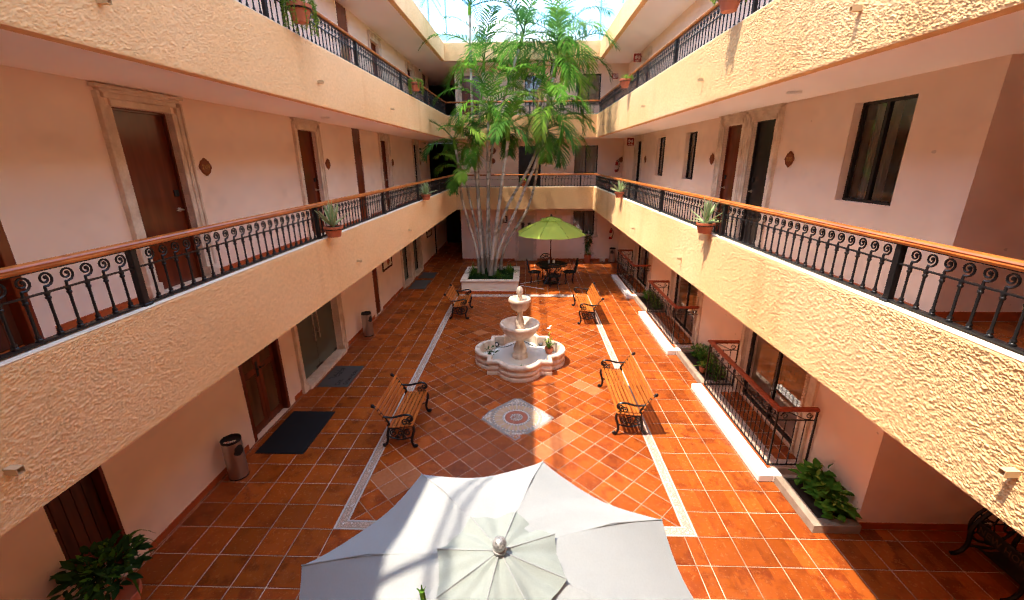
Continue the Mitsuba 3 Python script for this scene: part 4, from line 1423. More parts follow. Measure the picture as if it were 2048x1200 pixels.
mat_thing('large black doormat before the louvred double door', -4.31, -3.52, 5.61, 6.82, 'm_mat')
t = mat_thing('grey lettered doormat before the frosted glass door', -4.30, -3.655, 7.72, 8.66, 'm_mat_grey')
for txt, h, x, y in (('Casa', .12, -4.02, 8.15), ('Del', .10, -3.865, 7.80), ('Gobernador', .085, -3.715, 7.80)):
    tm = meshkit.text_mesh(txt, h, .002)
    v, f = xyz(tm, (0, 1, 0), (-1, 0, 0), (x, y, .0122))
    part(t, 'lettering', (v, f), 'm_black')
cr = MB()
for q in ((8.12, -4.10, 8.55, -4.10), (8.12, -4.10, 8.05, -4.20), (8.2, -4.11, 8.24, -4.17), (8.3, -4.11, 8.33, -4.18), (8.4, -4.11, 8.42, -4.18), (8.5, -4.11, 8.52, -4.16)):
    cr.tube([(q[1], q[0], .0135), (q[3], q[2], .0135)], .006, 4)
part(t, 'emblem', cr, 'm_black')
mat_thing('nearer small grey doormat before the far glass doors', -4.28, -3.67, 14.75, 15.95, 'm_mat_grey')
mat_thing('farther small grey doormat before the far glass doors', -4.28, -3.65, 16.2, 17.15, 'm_mat_grey')


def bin_(label, x, y, r=.128, h=.63, face=(1, -.35), sticker=False):
    t = thing('litter_bin', label, 'litter bin')
    part(t, 'body', MB().lathe([(r * .97, .003), (r, .012), (r, h - .02), (r * .985, h)], (x, y, 0), 36), 'm_steel', smooth=40)
    part(t, 'rim', MB().lathe([(r * 1.012, h - .03), (r * 1.015, h + .004), (r * .95, h + .008), (r * .90, h - .03), (.0001, h - .035)], (x, y, 0), 36), 'm_black', smooth=30)
    a0 = math.atan2(face[1], face[0])
    P = []
    for v in np.linspace(-1, 1, 11):
        row = []
        for u in np.linspace(-1, 1, 11):
            q = math.sqrt(max(0, 1 - v * v)) * (1.0 if v < 0 else .8)
            a = a0 + u * q * .62
            row.append((x + (r + .002) * math.cos(a), y + (r + .002) * math.sin(a), h - .155 + v * .085))
        P.append(row)
    part(t, 'opening', MB().grid(np.array(P)), 'm_black', smooth=True)
    part(t, 'base_ring', MB().lathe([(r * .99, .002), (r * 1.01, .004), (r * 1.01, .02), (r, .022)], (x, y, 0), 28), 'm_black')
    if sticker:
        b = MB().cbox(-.075, .075, -.028, .028, 0, .004, .001)
        part(t, 'label_plate', b, 'm_coping', xf=T().translate([x + .02, y - .055, h - .018]).rotate([0, 0, 1], 28))
        rr = MB()
        for k in (-.045, -.01, .03):
            ring(rr, .016, .005, .003, 14, (k, 0))
        part(t, 'label_print', rr, 'm_red', xf=T().translate([x + .02, y - .055, h - .018]).rotate([0, 0, 1], 28))
    return t


bin_('brushed steel litter bin with yellow label on its top by the near left wall', -4.235, 5.12, sticker=True)
bin_('brushed steel litter bin by the wall beyond the frosted glass door', -4.19, 10.47)
bin_('steel litter bin with round hole against the far wall by the corner', 3.80, 19.05, face=(-.3, -1))
t = thing('litter_bin', 'tall bronze coloured drum on the right gallery at the right edge', 'litter bin')
part(t, 'body', MB().lathe([(.15, .002), (.155, .02), (.155, .58), (.15, .60), (.0001, .60)], (5.16, 4.0, Z2F), 32), 'm_steel', smooth=40)

# ------------------------------------------------------------------ pictures, signs, extinguishers, lamps
def picture(label, axis, face, sign, u0, u1, z0, z1, seed, frame='m_plank_wood'):
    t = thing('framed_picture', label, 'picture')
    b = MB()
    for a, c, e, f in ((u0, u1, z0, z0 + .05), (u0, u1, z1 - .05, z1), (u0, u0 + .05, z0 + .05, z1 - .05), (u1 - .05, u1, z0 + .05, z1 - .05)):
        hbox(axis, face, sign, .0005, .035, a, c, e, f, b, .004)
    part(t, 'frame', b, frame)
    part(t, 'mount', hbox(axis, face, sign, .0005, .012, u0 + .05, u1 - .05, z0 + .05, z1 - .05), 'm_coping')
    r = random.Random(seed)
    for k in range(7):
        b = MB()
        cu, cz, ra = u0 + (u1 - u0) * r.uniform(.25, .75), z0 + (z1 - z0) * r.uniform(.25, .75), (u1 - u0) * r.uniform(.08, .14)
        g = sg.Point(cu, cz).buffer(ra, 10).intersection(sg.box(u0 + .07, z0 + .07, u1 - .07, z1 - .07))
        lo, hi = sorted((face + sign * .0125, face + sign * (.014 + .0006 * k)))
        b.poly(g, axis, lo, hi)
        if b.v:
            part(t, 'painted_shape', b, ['m_gold', 'm_terracotta', 'm_plaque', 'm_rail_wood'][k % 4])
    return t


picture('framed orange picture on the left ground floor wall', 'x', GLF, 1, 12.82, 13.76, 1.12, 1.85, 1)
picture('farther framed picture on the left ground floor wall near the dark corridor', 'x', GLF, 1, 18.98, 19.92, 1.09, 1.80, 2)
picture('small dark framed picture on the far ground floor wall behind the palm trunks', 'y', YFW, -1, -1.06, -.87, 1.72, 2.02, 3)


def alarm_sign(label, x, y, z, w=.26, h=.27):
    t = thing('alarm_sign', label, 'sign')
    part(t, 'board', MB().cbox(x - w / 2, x + w / 2, y, y + .012, z - h / 2, z + h / 2, .002), 'm_red')
    b = MB()
    b.poly(sg.Point(x, z + .02).buffer(.022, 10), 'y', y - .004, y - .001)
    for r in (.05, .08):
        for a0 in (-55, 125):
            a = np.radians(np.linspace(a0, a0 + 110, 12))
            g = sg.LineString([(x + r * math.cos(q), z + .02 + r * math.sin(q)) for q in a]).buffer(.009)
            b.poly(g, 'y', y - .004, y - .001)
    b.poly(sg.box(x - .07, z - .112, x + .07, z - .088), 'y', y - .004, y - .001)
    part(t, 'symbol', b, 'm_white')
    part(t, 'bracket', MB().box(x + w / 2, XRW2, y + .002, y + .010, z + .02, z + .05), 'm_frame_dark')
    return t


alarm_sign('red alarm sign with white wave rings on the lower right gallery', 3.90, 17.45, 5.0)
alarm_sign('red alarm sign with white wave rings on the upper right gallery', 3.90, 17.3, 7.79)
t = thing('wall_sign', 'square dark red sign with two white shapes on the far upper wall', 'sign')
part(t, 'board', MB().cbox(3.40, 3.645, YFW - .012, YFW - .001, 7.45, 7.64, .002), 'm_red')
part(t, 'symbol', MB().poly(sg.box(3.435, 7.49, 3.51, 7.60).difference(sg.box(3.46, 7.54, 3.51, 7.58)), 'y', YFW - .0155, YFW - .0125).poly(sg.box(3.535, 7.50, 3.615, 7.60).difference(sg.Point(3.575, 7.55).buffer(.022)), 'y', YFW - .0155, YFW - .0125), 'm_white')
t = thing('notice_board', 'small dark notice holder with pale sheet on the far left gallery wall', 'notice')
part(t, 'holder', MB().cbox(XLW + .001, XLW + .02, 18.72, 18.86, 4.56, 4.89, .003).cbox(XLW + .001, XLW + .02, 18.862, 19.2, 4.83, 4.89, .003).cbox(XLW + .001, XLW + .02, 18.862, 19.2, 4.68, 4.74, .003), 'm_frame_dark')
part(t, 'sheet', MB().box(XLW + .001, XLW + .012, 18.865, 19.2, 4.7425, 4.828), 'm_white')
plaque('little dark plaque below the notice holder on the far left gallery wall', (XLW, 18.96, 4.30), Lx, r=.08)


def extinguisher(label, x, y, z):
    t = thing('fire_extinguisher', label, 'fire extinguisher')
    part(t, 'cylinder', MB().lathe([(.0001, 0), (.06, 0), (.068, .012), (.068, .36), (.055, .40), (.025, .425), (.02, .45), (.0001, .45)], (x, y, z), 20), 'm_red', smooth=40)
    part(t, 'valve', MB().cbox(x - .02, x + .02, y - .05, y + .02, z + .45, z + .48, .004).tube([(x, y, z + .42), (x, y, z + .46)], .014, 8), 'm_black')
    part(t, 'hose', MB().tube(smoothline([(x + .02, y - .02, z + .46), (x + .09, y - .03, z + .38), (x + .085, y - .04, z + .15), (x + .075, y - .04, z + .06)], 12), .011, 6), 'm_black')
    part(t, 'paper_label', MB().lathe([(.0685, .12), (.0685, .27)], (x, y, z), 20), 'm_coping', smooth=True)
    part(t, 'wall_bracket', MB().box(x - .02, x + .02, y + .06, YFW, z + .25, z + .29), 'm_black')
    return t


extinguisher('red fire extinguisher on the far ground floor wall right of the window', 3.72, 19.26, 1.0)
extinguisher('red fire extinguisher on the far lower gallery wall', 3.79, 19.26, 3.86)


def ceiling_lamp(label, x, y, z):
    t = thing('ceiling_lamp', label, 'lamp')
    part(t, 'housing', MB().lathe([(.085, -.002), (.085, -.018), (.07, -.022), (.06, -.012)], (x, y, z), 24), 'm_white', smooth=30)
    part(t, 'lens', MB().lathe([(.0001, -.012), (.06, -.012)], (x, y, z), 24), 'm_coping')


ceiling_lamp('small round lamp on the ceiling of the lower right gallery', 3.45, 6.25, Z3B)
ceiling_lamp('small round lamp on the ceiling of the lower left gallery', -3.89, 8.87, Z3B)


def camera_(label, x, y, z):
    t = thing('security_camera', label, 'camera')
    part(t, 'arm', MB().tube([(XLW, y + .25, z), (x - .05, y + .2, z - .01), (x, y, z - .02)], .014, 6), 'm_coping')
    part(t, 'body', MB().cbox(x - .04, x + .04, y - .2, y + .04, z - .06, z + .02, .01), 'm_white')
    part(t, 'lens', MB().lathe([(.0001, 0), (.03, 0), (.03, .03), (.0001, .03)], (0, 0, 0), 12), 'm_black', 30, T().translate([x, y - .2, z - .02]).rotate([1, 0, 0], 90))


camera_('small pale security camera high on the lower left gallery wall', -4.28, 19.3, 5.10)
camera_('small pale security camera high on the upper left gallery wall', -4.28, 19.2, 7.84)
t = thing('lantern', 'pale wall lantern above the far ground floor wall', 'lantern')
part(t, 'glass', MB().lathe([(.0001, 0), (.07, .0), (.10, .18), (.0001, .2)], (1.32, 19.22, 2.10), 8), 'm_coping')
part(t, 'bracket', MB().tube([(1.32, YFW, 2.34), (1.32, 19.22, 2.36), (1.32, 19.22, 2.29)], .012, 6), 'm_black')
one('stone_stub', 'low pale stone stub at the foot of the far wall', 'stub', MB().cbox(3.30, 3.52, 19.15, 19.33, .001, .14, .01), 'm_stone')

# ------------------------------------------------------------------ treadle stand at the right edge
t = thing('treadle_stand', 'black cast iron treadle machine stand with gold lettering in the shaded corner', 'table')
for i, yy in enumerate((4.02, 3.45)):
    b = MB()
    for pts, r in ((smoothline([(4.93, .02), (5.0, .03), (5.07, .12), (5.06, .35), (5.12, .52), (5.22, .66)], 18), .022),
                   (smoothline([(5.75, .02), (5.68, .03), (5.6, .12), (5.62, .35), (5.58, .52), (5.48, .66)], 18), .022),
                   (spiral(5.20, .40, .10, .02, 40, 1.4, 18), .013), (spiral(5.46, .40, .10, .02, 140, -1.4, 18), .013), (spiral(5.33, .22, .09, .02, 90, 1.4, 18), .013),
                   (np.array([(5.07, .14), (5.33, .10), (5.6, .14)]), .016), (np.array([(5.15, .66), (5.55, .66)]), .02)):
        b.tube([(x, yy, z) for x, z in pts], r, 6)
    part(t, 'side_frame', b, 'm_iron', smooth=50)
b = MB().cbox(5.085, 5.115, 3.47, 4.0, .35, .50, .006)
b.tube([(5.2, 3.45, .12), (5.2, 4.02, .12)], .014, 6).tube([(5.5, 3.45, .12), (5.5, 4.02, .12)], .014, 6)
part(t, 'cross_plate', b, 'm_iron')
tm = meshkit.text_mesh('NEW HOME', .075, .004)
v, f = xyz(tm, (0, -1, 0), (0, 0, 1), (5.0835, 3.98, .385))
part(t, 'lettering', (v, f), 'm_dull_gold')
wb = MB()
a = np.linspace(0, 2 * np.pi, 40)
wb.tube([(5.40 + .27 * math.cos(q), 4.11, .36 + .27 * math.sin(q)) for q in a], .016, 6, cap=False)
for k in range(5):
    q = 2 * np.pi * k / 5
    wb.tube([(5.40, 4.11, .36), (5.40 + .27 * math.cos(q), 4.11, .36 + .27 * math.sin(q))], .009, 5)
part(t, 'wheel', wb, 'm_iron', smooth=50)
part(t, 'treadle', MB().cbox(5.2, 5.5, 3.5, 3.95, .11, .13, .004), 'm_iron')
# ------------------------------------------------------------------ patios on the right
PH = .10


def patio(y0, y1, where):
    """raised patio between y0 and y1 with a white kerb, mosaic edge and tiles"""
    t = thing('patio', f'raised tiled patio with white marble kerb, {where}', 'patio')
    k = MB().cbox(3.30, 3.50, y0, y1, .0025, PH + .02, .012)
    k.cbox(3.502, 3.64, y0, y0 + .17, .0025, PH + .0195, .012)
    part(t, 'kerb', k, 'm_marble')
    part(t, 'riser', MB().box(3.325, 3.49, y0 + .02, y1 - .02, -.004, .03), 'm_tile_plain')
    part(t, 'deck', MB().box(3.502, XRWG + .02, y0 + .172, y1, -.004, PH), 'm_grout')
    part(t, 'red_edge', MB().cbox(3.504, 3.56, y0 + .18, y1 - .01, PH + .0005, PH + .018, .004), 'm_tile_plain')
    reg = sg.box(3.565, y0 + .2, 3.72, y1 - .02).union(sg.box(3.565, y0 + .2, 4.07, y0 + .36))
    for m_, b_ in chips(reg, .042, int(y0 * 10), {'m_chip': .5, 'm_chip_pink': .3, 'm_chip_white': .2}, z=.0).items():
        v, f = b_.vf()
        part(t, 'mosaic_chips', (v + [0, 0, PH + .004], f), m_, kind='stuff')
    n = 0
    y = y0 + .38
    while y + .32 < y1:
        for x in (3.735, 3.735 + .175):
            q = tile_mesh([(0, 0), (.17, 0), (.17, .32), (0, .32)], gap=.003)
            part(t, 'tile', q, 'm_tile', xf=T().translate([x, y, PH + .006]))
        y += .33
    return t


def patio_rail(y0, y1, label):
    r = thing('patio_railing', label, 'railing')
    x0, x1 = 3.53, XRWG - .03
    z0, zt = PH + .02, 1.035
    prof = [(-.038, 0), (.038, 0), (.044, .012), (.038, .036), (.020, .046), (-.020, .046), (-.038, .036), (-.044, .012)]
    path = [(x1, y1), (x0, y1), (x0, y0), (x1, y0)]
    h = MB()
    rings = []
    for i, (px, py) in enumerate(path):
        if i in (0, 3):
            rings.append(np.array([(px, py + a * (1 if i == 0 else -1), zt + c) for a, c in prof]))
        else:
            s = 1 if i == 1 else -1
            rings.append(np.array([(px - a * 1.0, py + a * s, zt + c) for a, c in prof]))
    for i in range(3):
        A, B = rings[i], rings[i + 1]
        n = len(prof)
        v = np.vstack([A, B])
        f = []
        for j in range(n):
            k = (j + 1) % n
            f += [[j, n + k, k], [j, n + j, n + k]]
        h.add(v, f)
    for rr, o in ((rings[0], 1), (rings[3], -1)):
        f = [[0, k, k + 1][::o] for k in range(1, len(prof) - 1)]
        h.add(rr, f)
    part(r, 'handrail', h, 'm_patio_rail_wood', smooth=35)
    sides = [((x0, y0), (x0, y1)), ((x0, y0), (x1, y0)), ((x0, y1), (x1, y1))]
    bars = MB()
    for (ax, ay), (bx_, by) in sides:
        for z in (zt - .012, zt - .155, z0 + .012):
            w = .010
            bars.box(min(ax, bx_) - w, max(ax, bx_) + w, min(ay, by) - w, max(ay, by) + w, z - .005, z + .005)
    part(r, 'bar', bars, 'm_iron')
    for px, py in ((x0, y0), (x0, y1), (x1, y0), (x1, y1)):
        part(r, 'post', MB().cbox(px - .012, px + .012, py - .0125, py + .0125, z0 - .02, zt, .003), 'm_iron')
    pm = MB().tube([(0, 0, z0), (0, 0, zt - .15)], [.0075, .0075], 6)
    pm.lathe([(.0001, 0), (.016, .006), (.018, .016), (.012, .028), (.0075, .034)], (0, 0, z0), 8)
    PB = mikit.ply(pm.vf(), 'm_iron', smooth=50)
    n = int(round((y1 - y0) / .118))
    for k in range(1, n):
        part(r, 'baluster', PB, 'm_iron', xf=T().translate([x0, y0 + (y1 - y0) * k / n, 0]))
    for py in (y0, y1):
        for k in range(1, 4):
            part(r, 'baluster', PB, 'm_iron', xf=T().translate([x0 + (x1 - x0) * k / 4, py, 0]))
    # scroll frieze
    def frieze(L):
        b = MB()
        zz = zt - .085
        h2 = .052
        s1 = spiral(.085, zz - .01, .05, .012, 180, -1.2, 16)
        s2 = spiral(L - .085, zz + .01, .05, .012, 0, -1.2, 16)
        for s in (s1, s2):
            b.tube([(u, 0, z) for u, z in s], .007, 5)
        mid = smoothline([(.04, zz - .01), (.06, zz + .045), (L * .5, zz), (L - .06, zz - .045), (L - .04, zz + .01)], 20)
        b.tube([(u, 0, z) for u, z in mid], .007, 5)
        return b.vf()
    m = max(3, int(round((y1 - y0) / .46)))
    FL = (y1 - y0) / m
    fm = mikit.ply(frieze(FL - .02), 'm_iron', smooth=50)
    for k in range(m):
        part(r, 'scroll', fm, 'm_iron', xf=T().translate([x0, y0 + FL * k + .01, 0]).rotate([0, 0, 1], 90))
    fs = mikit.ply(frieze(x1 - x0 - .03), 'm_iron', smooth=50)
    for py in (y0, y1):
        part(r, 'scroll', fs, 'm_iron', xf=T().translate([x0 + .015, py, 0]))
    return r


patio(5.16, 7.81, 'nearest to the camera')
patio(9.36, 12.13, 'beside the fountain')
patio(13.65, 16.4, 'farthest, in palm shade')
patio_rail(5.385, 7.735, 'iron patio railing with red wood top, nearest to the camera')
patio_rail(9.75, 12.03, 'iron patio railing with red wood top beside the fountain')
patio_rail(13.95, 16.5, 'iron patio railing with red wood top farthest in palm shade')


def trough(label, y0, y1, plantlabel, kind, seed):
    t = thing('planter_trough', label, 'planter')
    x0, x1 = 3.52, XRWG - .006
    w, h = .12, .115
    e = sg.box(x0, y0, x1, y1).difference(sg.box(x0 + w, y0 + w, x1 - .03, y1 - .03))
    part(t, 'stone_edge', MB().poly(e.buffer(-.006).buffer(.006), 'z', .0025, h), 'm_planter_stone')
    part(t, 'soil', MB().box(x0 + w + .001, x1 - .031, y0 + w + .001, y1 - .031, .002, h - .03), 'm_soil')
    r = random.Random(seed)
    p = thing('planter_shrub', plantlabel, 'plant')
    cx = (x0 + w + x1) / 2 + .04
    a, c = MB(), MB()
    n = int((y1 - y0) / .16)
    for k in range(n):
        yy = y0 + .16 + (y1 - y0 - .28) * k / max(1, n - 1)
        s = math.sin(math.pi * (k + .8) / (n + .6))
        hh = (.10 + .17 * s) * r.uniform(.8, 1.15) * (1.0 if kind == 'heart' else .85)
        leafy(a, (cx, yy, h + hh * .75), (.19, .14, hh * .9), 46 if kind == 'heart' else 44, .15 if kind == 'heart' else .12, r, aspect=.62 if kind == 'heart' else .34, heart=kind == 'heart')
        leafy(c, (cx - .02, yy, h + hh * 1.3), (.12, .10, .06), 6, .09, r, aspect=.45)
    part(p, 'leaves', a, 'm_leaf')
    part(p, 'young_leaves', c, 'm_trailing')
    st = MB()
    for k in range(n * 2):
        yy = r.uniform(y0 + .15, y1 - .1)
        st.tube([(cx + r.uniform(-.04, .04), yy, h - .04), (cx + r.uniform(-.12, .08), yy + r.uniform(-.08, .08), h + .18)], .005, 4)
    part(p, 'stems', st, 'm_leaf_dark', kind='stuff')
    if kind != 'heart':
        q = MB()
        for k in range(3):
            blades(q, (cx, y0 + (y1 - y0) * (.25 + .25 * k), h), 16, .34, .02, (30, 80), r, .5)
        part(p, 'grass_blades', q, 'm_grass')
    return t


trough('stone edged planting trough at the near corner of the sunlit wing', 4.28, 5.15, 'heart leaved creeper filling the near corner trough', 'heart', 11)
trough('stone edged planting trough between the two nearer patios', 7.83, 9.34, 'mixed green shrubs between the two nearer patios', 'mixed', 12)
trough('stone edged planting trough between the two farther patios', 12.15, 13.63, 'yellow green shrubs between the two farther patios', 'mixed', 13)
t = thing('potted_plant', 'small terracotta pot of pale spiky leaves in the middle trough', 'potted plant')
part(t, 'pot', pot_mesh(.075, .13), 'm_terracotta', 40, T().translate([3.70, 8.3, .11]))
part(t, 'leaves', blades(MB(), (3.70, 8.3, .24), 22, .22, .03, (15, 75), random.Random(4), .4), 'm_trailing')

# ------------------------------------------------------------------ palm planter and palms
t = thing('palm_planter', 'long cream rendered planter box with stone rim holding the palms', 'planter')
px0, px1, py0, py1, ph = -2.25, -.30, 14.26, 16.28, .455
outer, inner = sg.box(px0, py0, px1, py1), sg.box(px0 + .16, py0 + .16, px1 - .16, py1 - .16)
part(t, 'body', MB().poly(outer.difference(inner), 'z', .002, ph - .045), 'm_coping')
part(t, 'rim', MB().poly(sg.box(px0 - .04, py0 - .04, px1 + .04, py1 + .04).difference(inner.buffer(-.02, join_style=2)), 'z', ph - .044, ph), 'm_stone')
part(t, 'skirting', MB().poly(outer.buffer(.012, join_style=2).difference(outer.buffer(.001, join_style=2)), 'z', .002, .075), 'm_tile_plain')
part(t, 'soil', MB().box(px0 + .161, px1 - .161, py0 + .161, py1 - .161, .1, ph - .07), 'm_soil')
gc = MB()
r = random.Random(21)
for k in range(900):
    leafy(gc, (r.uniform(px0 + .2, px1 - .2), r.uniform(py0 + .2, py1 - .2), ph - .03 + r.uniform(-.03, .05)), (.05, .05, .03), 3, .075, r, aspect=.5)
k = part(None, 'ground_cover', gc, 'm_leaf_dark')
labels[k] = {'label': 'low dark green ground cover inside the palm planter', 'category': 'ground cover', 'kind': 'stuff'}
for i, (gx, gy, lab) in enumerate(((-1.02, 14.75, 'bright grassy tuft at the front of the palm planter'), (-.62, 15.4, 'grassy tuft at the right of the palm trunks'), (-1.95, 15.2, 'grassy tuft at the left of the palm trunks'))):
    one('grass_tuft', lab, 'grass tuft', blades(MB(), (gx, gy, ph - .05), 60, .55 if i else .45, .025, (30, 85), random.Random(30 + i), .6), 'm_grass')


def frond(az, el, L, droop, r, nleaf=30, leaf=.42, width=.030, vee=28, curlside=0.0):
    """one feather leaf from the origin: rachis plus pairs of narrow leaflets"""
    m = 16
    d0 = np.array([math.cos(az) * math.cos(el), math.sin(az) * math.cos(el), math.sin(el)])
    side = np.array([-math.sin(az), math.cos(az), 0.])
    pts, dirs = [np.zeros(3)], []
    pitch = el
    a = az
    for i in range(m):
        t = i / m
        pitch -= droop * (.35 + 1.3 * t) / m
        a += curlside / m
        d = np.array([math.cos(a) * math.cos(pitch), math.sin(a) * math.cos(pitch), math.sin(pitch)])
        dirs.append(d)
        pts.append(pts[-1] + d * L / m)
    dirs.append(dirs[-1])
    pts, dirs = np.array(pts), np.array(dirs)
    b = MB()
    b.tube(pts, np.linspace(.017, .003, m + 1), 5)
    for i in range(nleaf):
        t = .16 + .84 * (i + r.uniform(-.2, .2)) / nleaf
        t = min(max(t, 0), .999)
        q = t * m
        j = int(q)
        p = pts[j] + (pts[j + 1] - pts[j]) * (q - j)
        d = dirs[j]
        up = np.cross(side, d) * -1
        up /= np.linalg.norm(up)
        if up[2] < 0 and abs(d[2]) < .95:
            up = -up
        l = leaf * (math.sin(math.pi * (.16 + .80 * t)) ** .7) * r.uniform(.85, 1.1)
        for s in (-1, 1):
            fw = .55 + .75 * t
            v = math.radians(vee + r.uniform(-10, 10))
            o = side * s * math.cos(v) + up * math.sin(v) + d * fw
            o /= np.linalg.norm(o)
            w = np.cross(o, up)
            w /= np.linalg.norm(w) + 1e-9
            ww = width * r.uniform(.8, 1.15)
            g = np.array([0, 0, -1.])
            P = []
            for tt, wf in ((0, .45), (.35, 1.0), (.70, .8), (1.0, .06)):
                c = p + o * l * tt + g * l * (.58 * tt * tt) * (1 - .5 * abs(o[2]))
                P.append([c - w * ww / 2 * wf, c + w * ww / 2 * wf])
            b.grid(np.array(P))
    return b.vf()


def palm(label, path, r0, r1, n, L, seed, mats=('m_palm',), el=(15, 75), droop=1.9, shaft=.45, leaf=.42, bias=None, lower=0, thin=False, nleaf=18):
    r = random.Random(seed)
    t = thing('palm_tree', label, 'palm tree')
    p = smoothline(path, 26)
    r0, r1, L, n, leaf, droop = r0 * .82, r1 * .85, L * 1.14, n, leaf * 1.2, droop * .9
    rad = np.linspace(r0, r1, 26) * (1 + .05 * np.sin(np.arange(26) * 2.1))
    rad[:3] *= np.array([1.35, 1.15, 1.05])
    tr = MB().tube(p, rad, 9)
    part(t, 'trunk', tr, 'm_bark', smooth=50)
    d = p[-1] - p[-3]
    d /= np.linalg.norm(d)
    top = p[-1] + d * shaft
    cs = MB().tube([p[-1] - d * .02, p[-1] + d * shaft * .4, top], [r1 * 1.45, r1 * 1.3, r1 * .55], 9)
    part(t, 'crownshaft', cs, 'm_palm_yellow', smooth=50)
    golden = 2.399963
    a0 = r.uniform(0, 6.28)
    for k in range(n):
        f = (k + .5) / n
        az = a0 + golden * k + r.uniform(-.25, .25)
        if bias is not None and r.random() < .5:
            az = bias + r.uniform(-1.0, 1.0)
        e = math.radians(el[1] + (el[0] - el[1]) * f + r.uniform(-8, 8))
        dr_ = droop * (.75 + .5 * f) * r.uniform(.85, 1.15)
        l = L * (.78 + .3 * math.sin(math.pi * min(1, f + .15))) * r.uniform(.88, 1.08)
        m_ = mats[k % len(mats)] if k < n - 1 else mats[-1]
        org = p[-1] + d * shaft * (.55 + .42 * (1 - f))
        part(t, 'frond', frond(az, e, l, dr_, r, nleaf=nleaf, leaf=leaf, width=.030 if thin else .052, curlside=r.uniform(-.4, .4)), m_, xf=T().translate(org.tolist()))
    for k in range(lower):
        az = a0 + 2.1 * k
        part(t, 'dry_frond', frond(az, math.radians(-20), L * .7, 1.2, r, nleaf=20, leaf=.25, width=.016), 'm_dry', xf=T().translate((p[-1] + d * .02).tolist()))
    return t


G1, G2, G3 = 'm_palm', 'm_palm_yellow', 'm_palm_dark'
palm('slender palm leaning furthest left with a drooping crown below the upper gallery', [[-1.77, 15.3, 0.40], [-1.98, 15.23, 2.04], [-2.26, 15.15, 3.32], [-2.29, 15.07, 4.08], [-2.36, 15.0, 4.75]], .062, .048, 6, 1.5, 1, (G1, G3, G2), (0, 62), 2.0, .35, .40, bias=3.3)
palm('short slender palm second from the left with low bright fronds', [[-1.7, 15.5, 0.40], [-1.80, 15.38, 2.05], [-1.97, 15.25, 3.0], [-2.03, 15.12, 3.45], [-2.06, 15.0, 3.75]], .055, .042, 4, 1.2, 2, (G2, G1), (5, 60), 2.0, .3, .36, bias=3.6)
palm('grey ringed palm with a crown level with the lower gallery top', [[-1.58, 15.2, 0.45], [-1.65, 15.15, 2.09], [-1.69, 15.1, 3.42], [-1.70, 15.05, 4.2], [-1.72, 15.0, 4.6]], .058, .046, 5, 1.25, 3, (G3, G1), (0, 70), 2.1, .35, .38)
palm('upright palm carrying the big bright crown left of the middle', [[-1.39, 15.4, 0.45], [-1.40, 15.36, 2.37], [-1.35, 15.32, 3.41], [-1.33, 15.28, 4.71], [-1.30, 15.24, 5.30], [-1.26, 15.2, 5.62]], .058, .045, 16, 1.75, 5, (G1, G2, G1), (-5, 72), 2.2, .45, .46, lower=2)
palm('pale silver trunked palm in front with a low dense crown', [[-1.3, 14.95, 0.45], [-1.07, 14.88, 2.13], [-0.94, 14.81, 2.95], [-0.76, 14.74, 4.08], [-0.65, 14.67, 4.7], [-.62, 14.62, 5.0]], .085, .058, 10, 1.3, 6, (G1, G2, G3), (-10, 70), 2.3, .5, .40)
palm('tall palm sweeping right with a crown beside the upper gallery', [[-1.27, 15.5, 0.45], [-1.0, 15.47, 2.04], [-0.60, 15.44, 3.0], [-0.04, 15.41, 3.93], [0.3, 15.39, 4.64], [0.46, 15.36, 5.01], [0.65, 15.33, 5.85], [0.84, 15.3, 6.9]], .070, .052, 13, 1.95, 7, (G1, G3, G2), (0, 75), 2.2, .55, .48, lower=2)
palm('palm curving right with a bright crown above the green umbrella', [[-1.15, 15.1, 0.45], [-0.66, 15.04, 2.14], [-0.34, 14.99, 2.83], [-0.03, 14.93, 3.56], [0.23, 14.87, 4.13], [0.39, 14.81, 4.6], [0.57, 14.76, 5.2], [0.66, 14.7, 5.6]], .066, .052, 13, 1.6, 8, (G2, G1, G1), (-8, 68), 2.2, .5, .44)
palm('palm at the right of the clump drooping over the far gallery front', [[-0.97, 15.8, 0.45], [-0.36, 15.72, 2.07], [0.0, 15.63, 2.69], [0.21, 15.55, 3.31], [0.34, 15.47, 4.05], [0.43, 15.38, 4.7], [0.52, 15.3, 5.0]], .062, .05, 8, 1.6, 9, (G1, G3), (-15, 55), 2.2, .4, .44, bias=-.2)
palm('tallest thin palm at the back with spiky fronds against the sky', [[-1.6, 16.0, 0.39], [-1.69, 16.0, 2.29], [-1.85, 16.0, 4.23], [-1.88, 16.0, 6.34], [-1.88, 16.0, 7.55], [-1.86, 16.0, 8.85]], 0.064, 0.053, 10, 2.2, 10, (G1, G3), (15, 72), 1.8, .35, .36, thin=True, nleaf=20)
palm('tall palm behind with an upright crown crossing the roof edge on the left', [[-1.62, 15.6, 0.42], [-1.70, 15.7, 2.2], [-1.72, 15.8, 4.22], [-1.60, 15.95, 6.0], [-1.48, 16.1, 7.2]], 0.060, 0.049, 10, 1.9, 11, (G1, G3, G1), (5, 70), 2.0, .5, .46)
palm('tall palm with a broad crown in the middle against the sky', [[-1.36, 15.75, 0.46], [-1.38, 15.8, 2.29], [-1.30, 15.9, 4.22], [-.85, 16.05, 6.2], [-0.28, 16.2, 7.9]], 0.060, 0.049, 14, 2.15, 12, (G3, G1, G1), (-5, 68), 2.1, .55, .52, lower=1)
palm('tall palm with a broad crown at the right against the sky', [[-1.25, 15.75, 0.45], [-.98, 15.75, 2.06], [-.58, 15.8, 3.02], [.0, 15.9, 4.0], [.34, 15.95, 4.75], [.70, 16.1, 6.3], [0.96, 16.2, 7.75]], 0.060, 0.049, 15, 2.1, 13, (G1, G2, G3), (-8, 70), 2.1, .55, .52, lower=2)

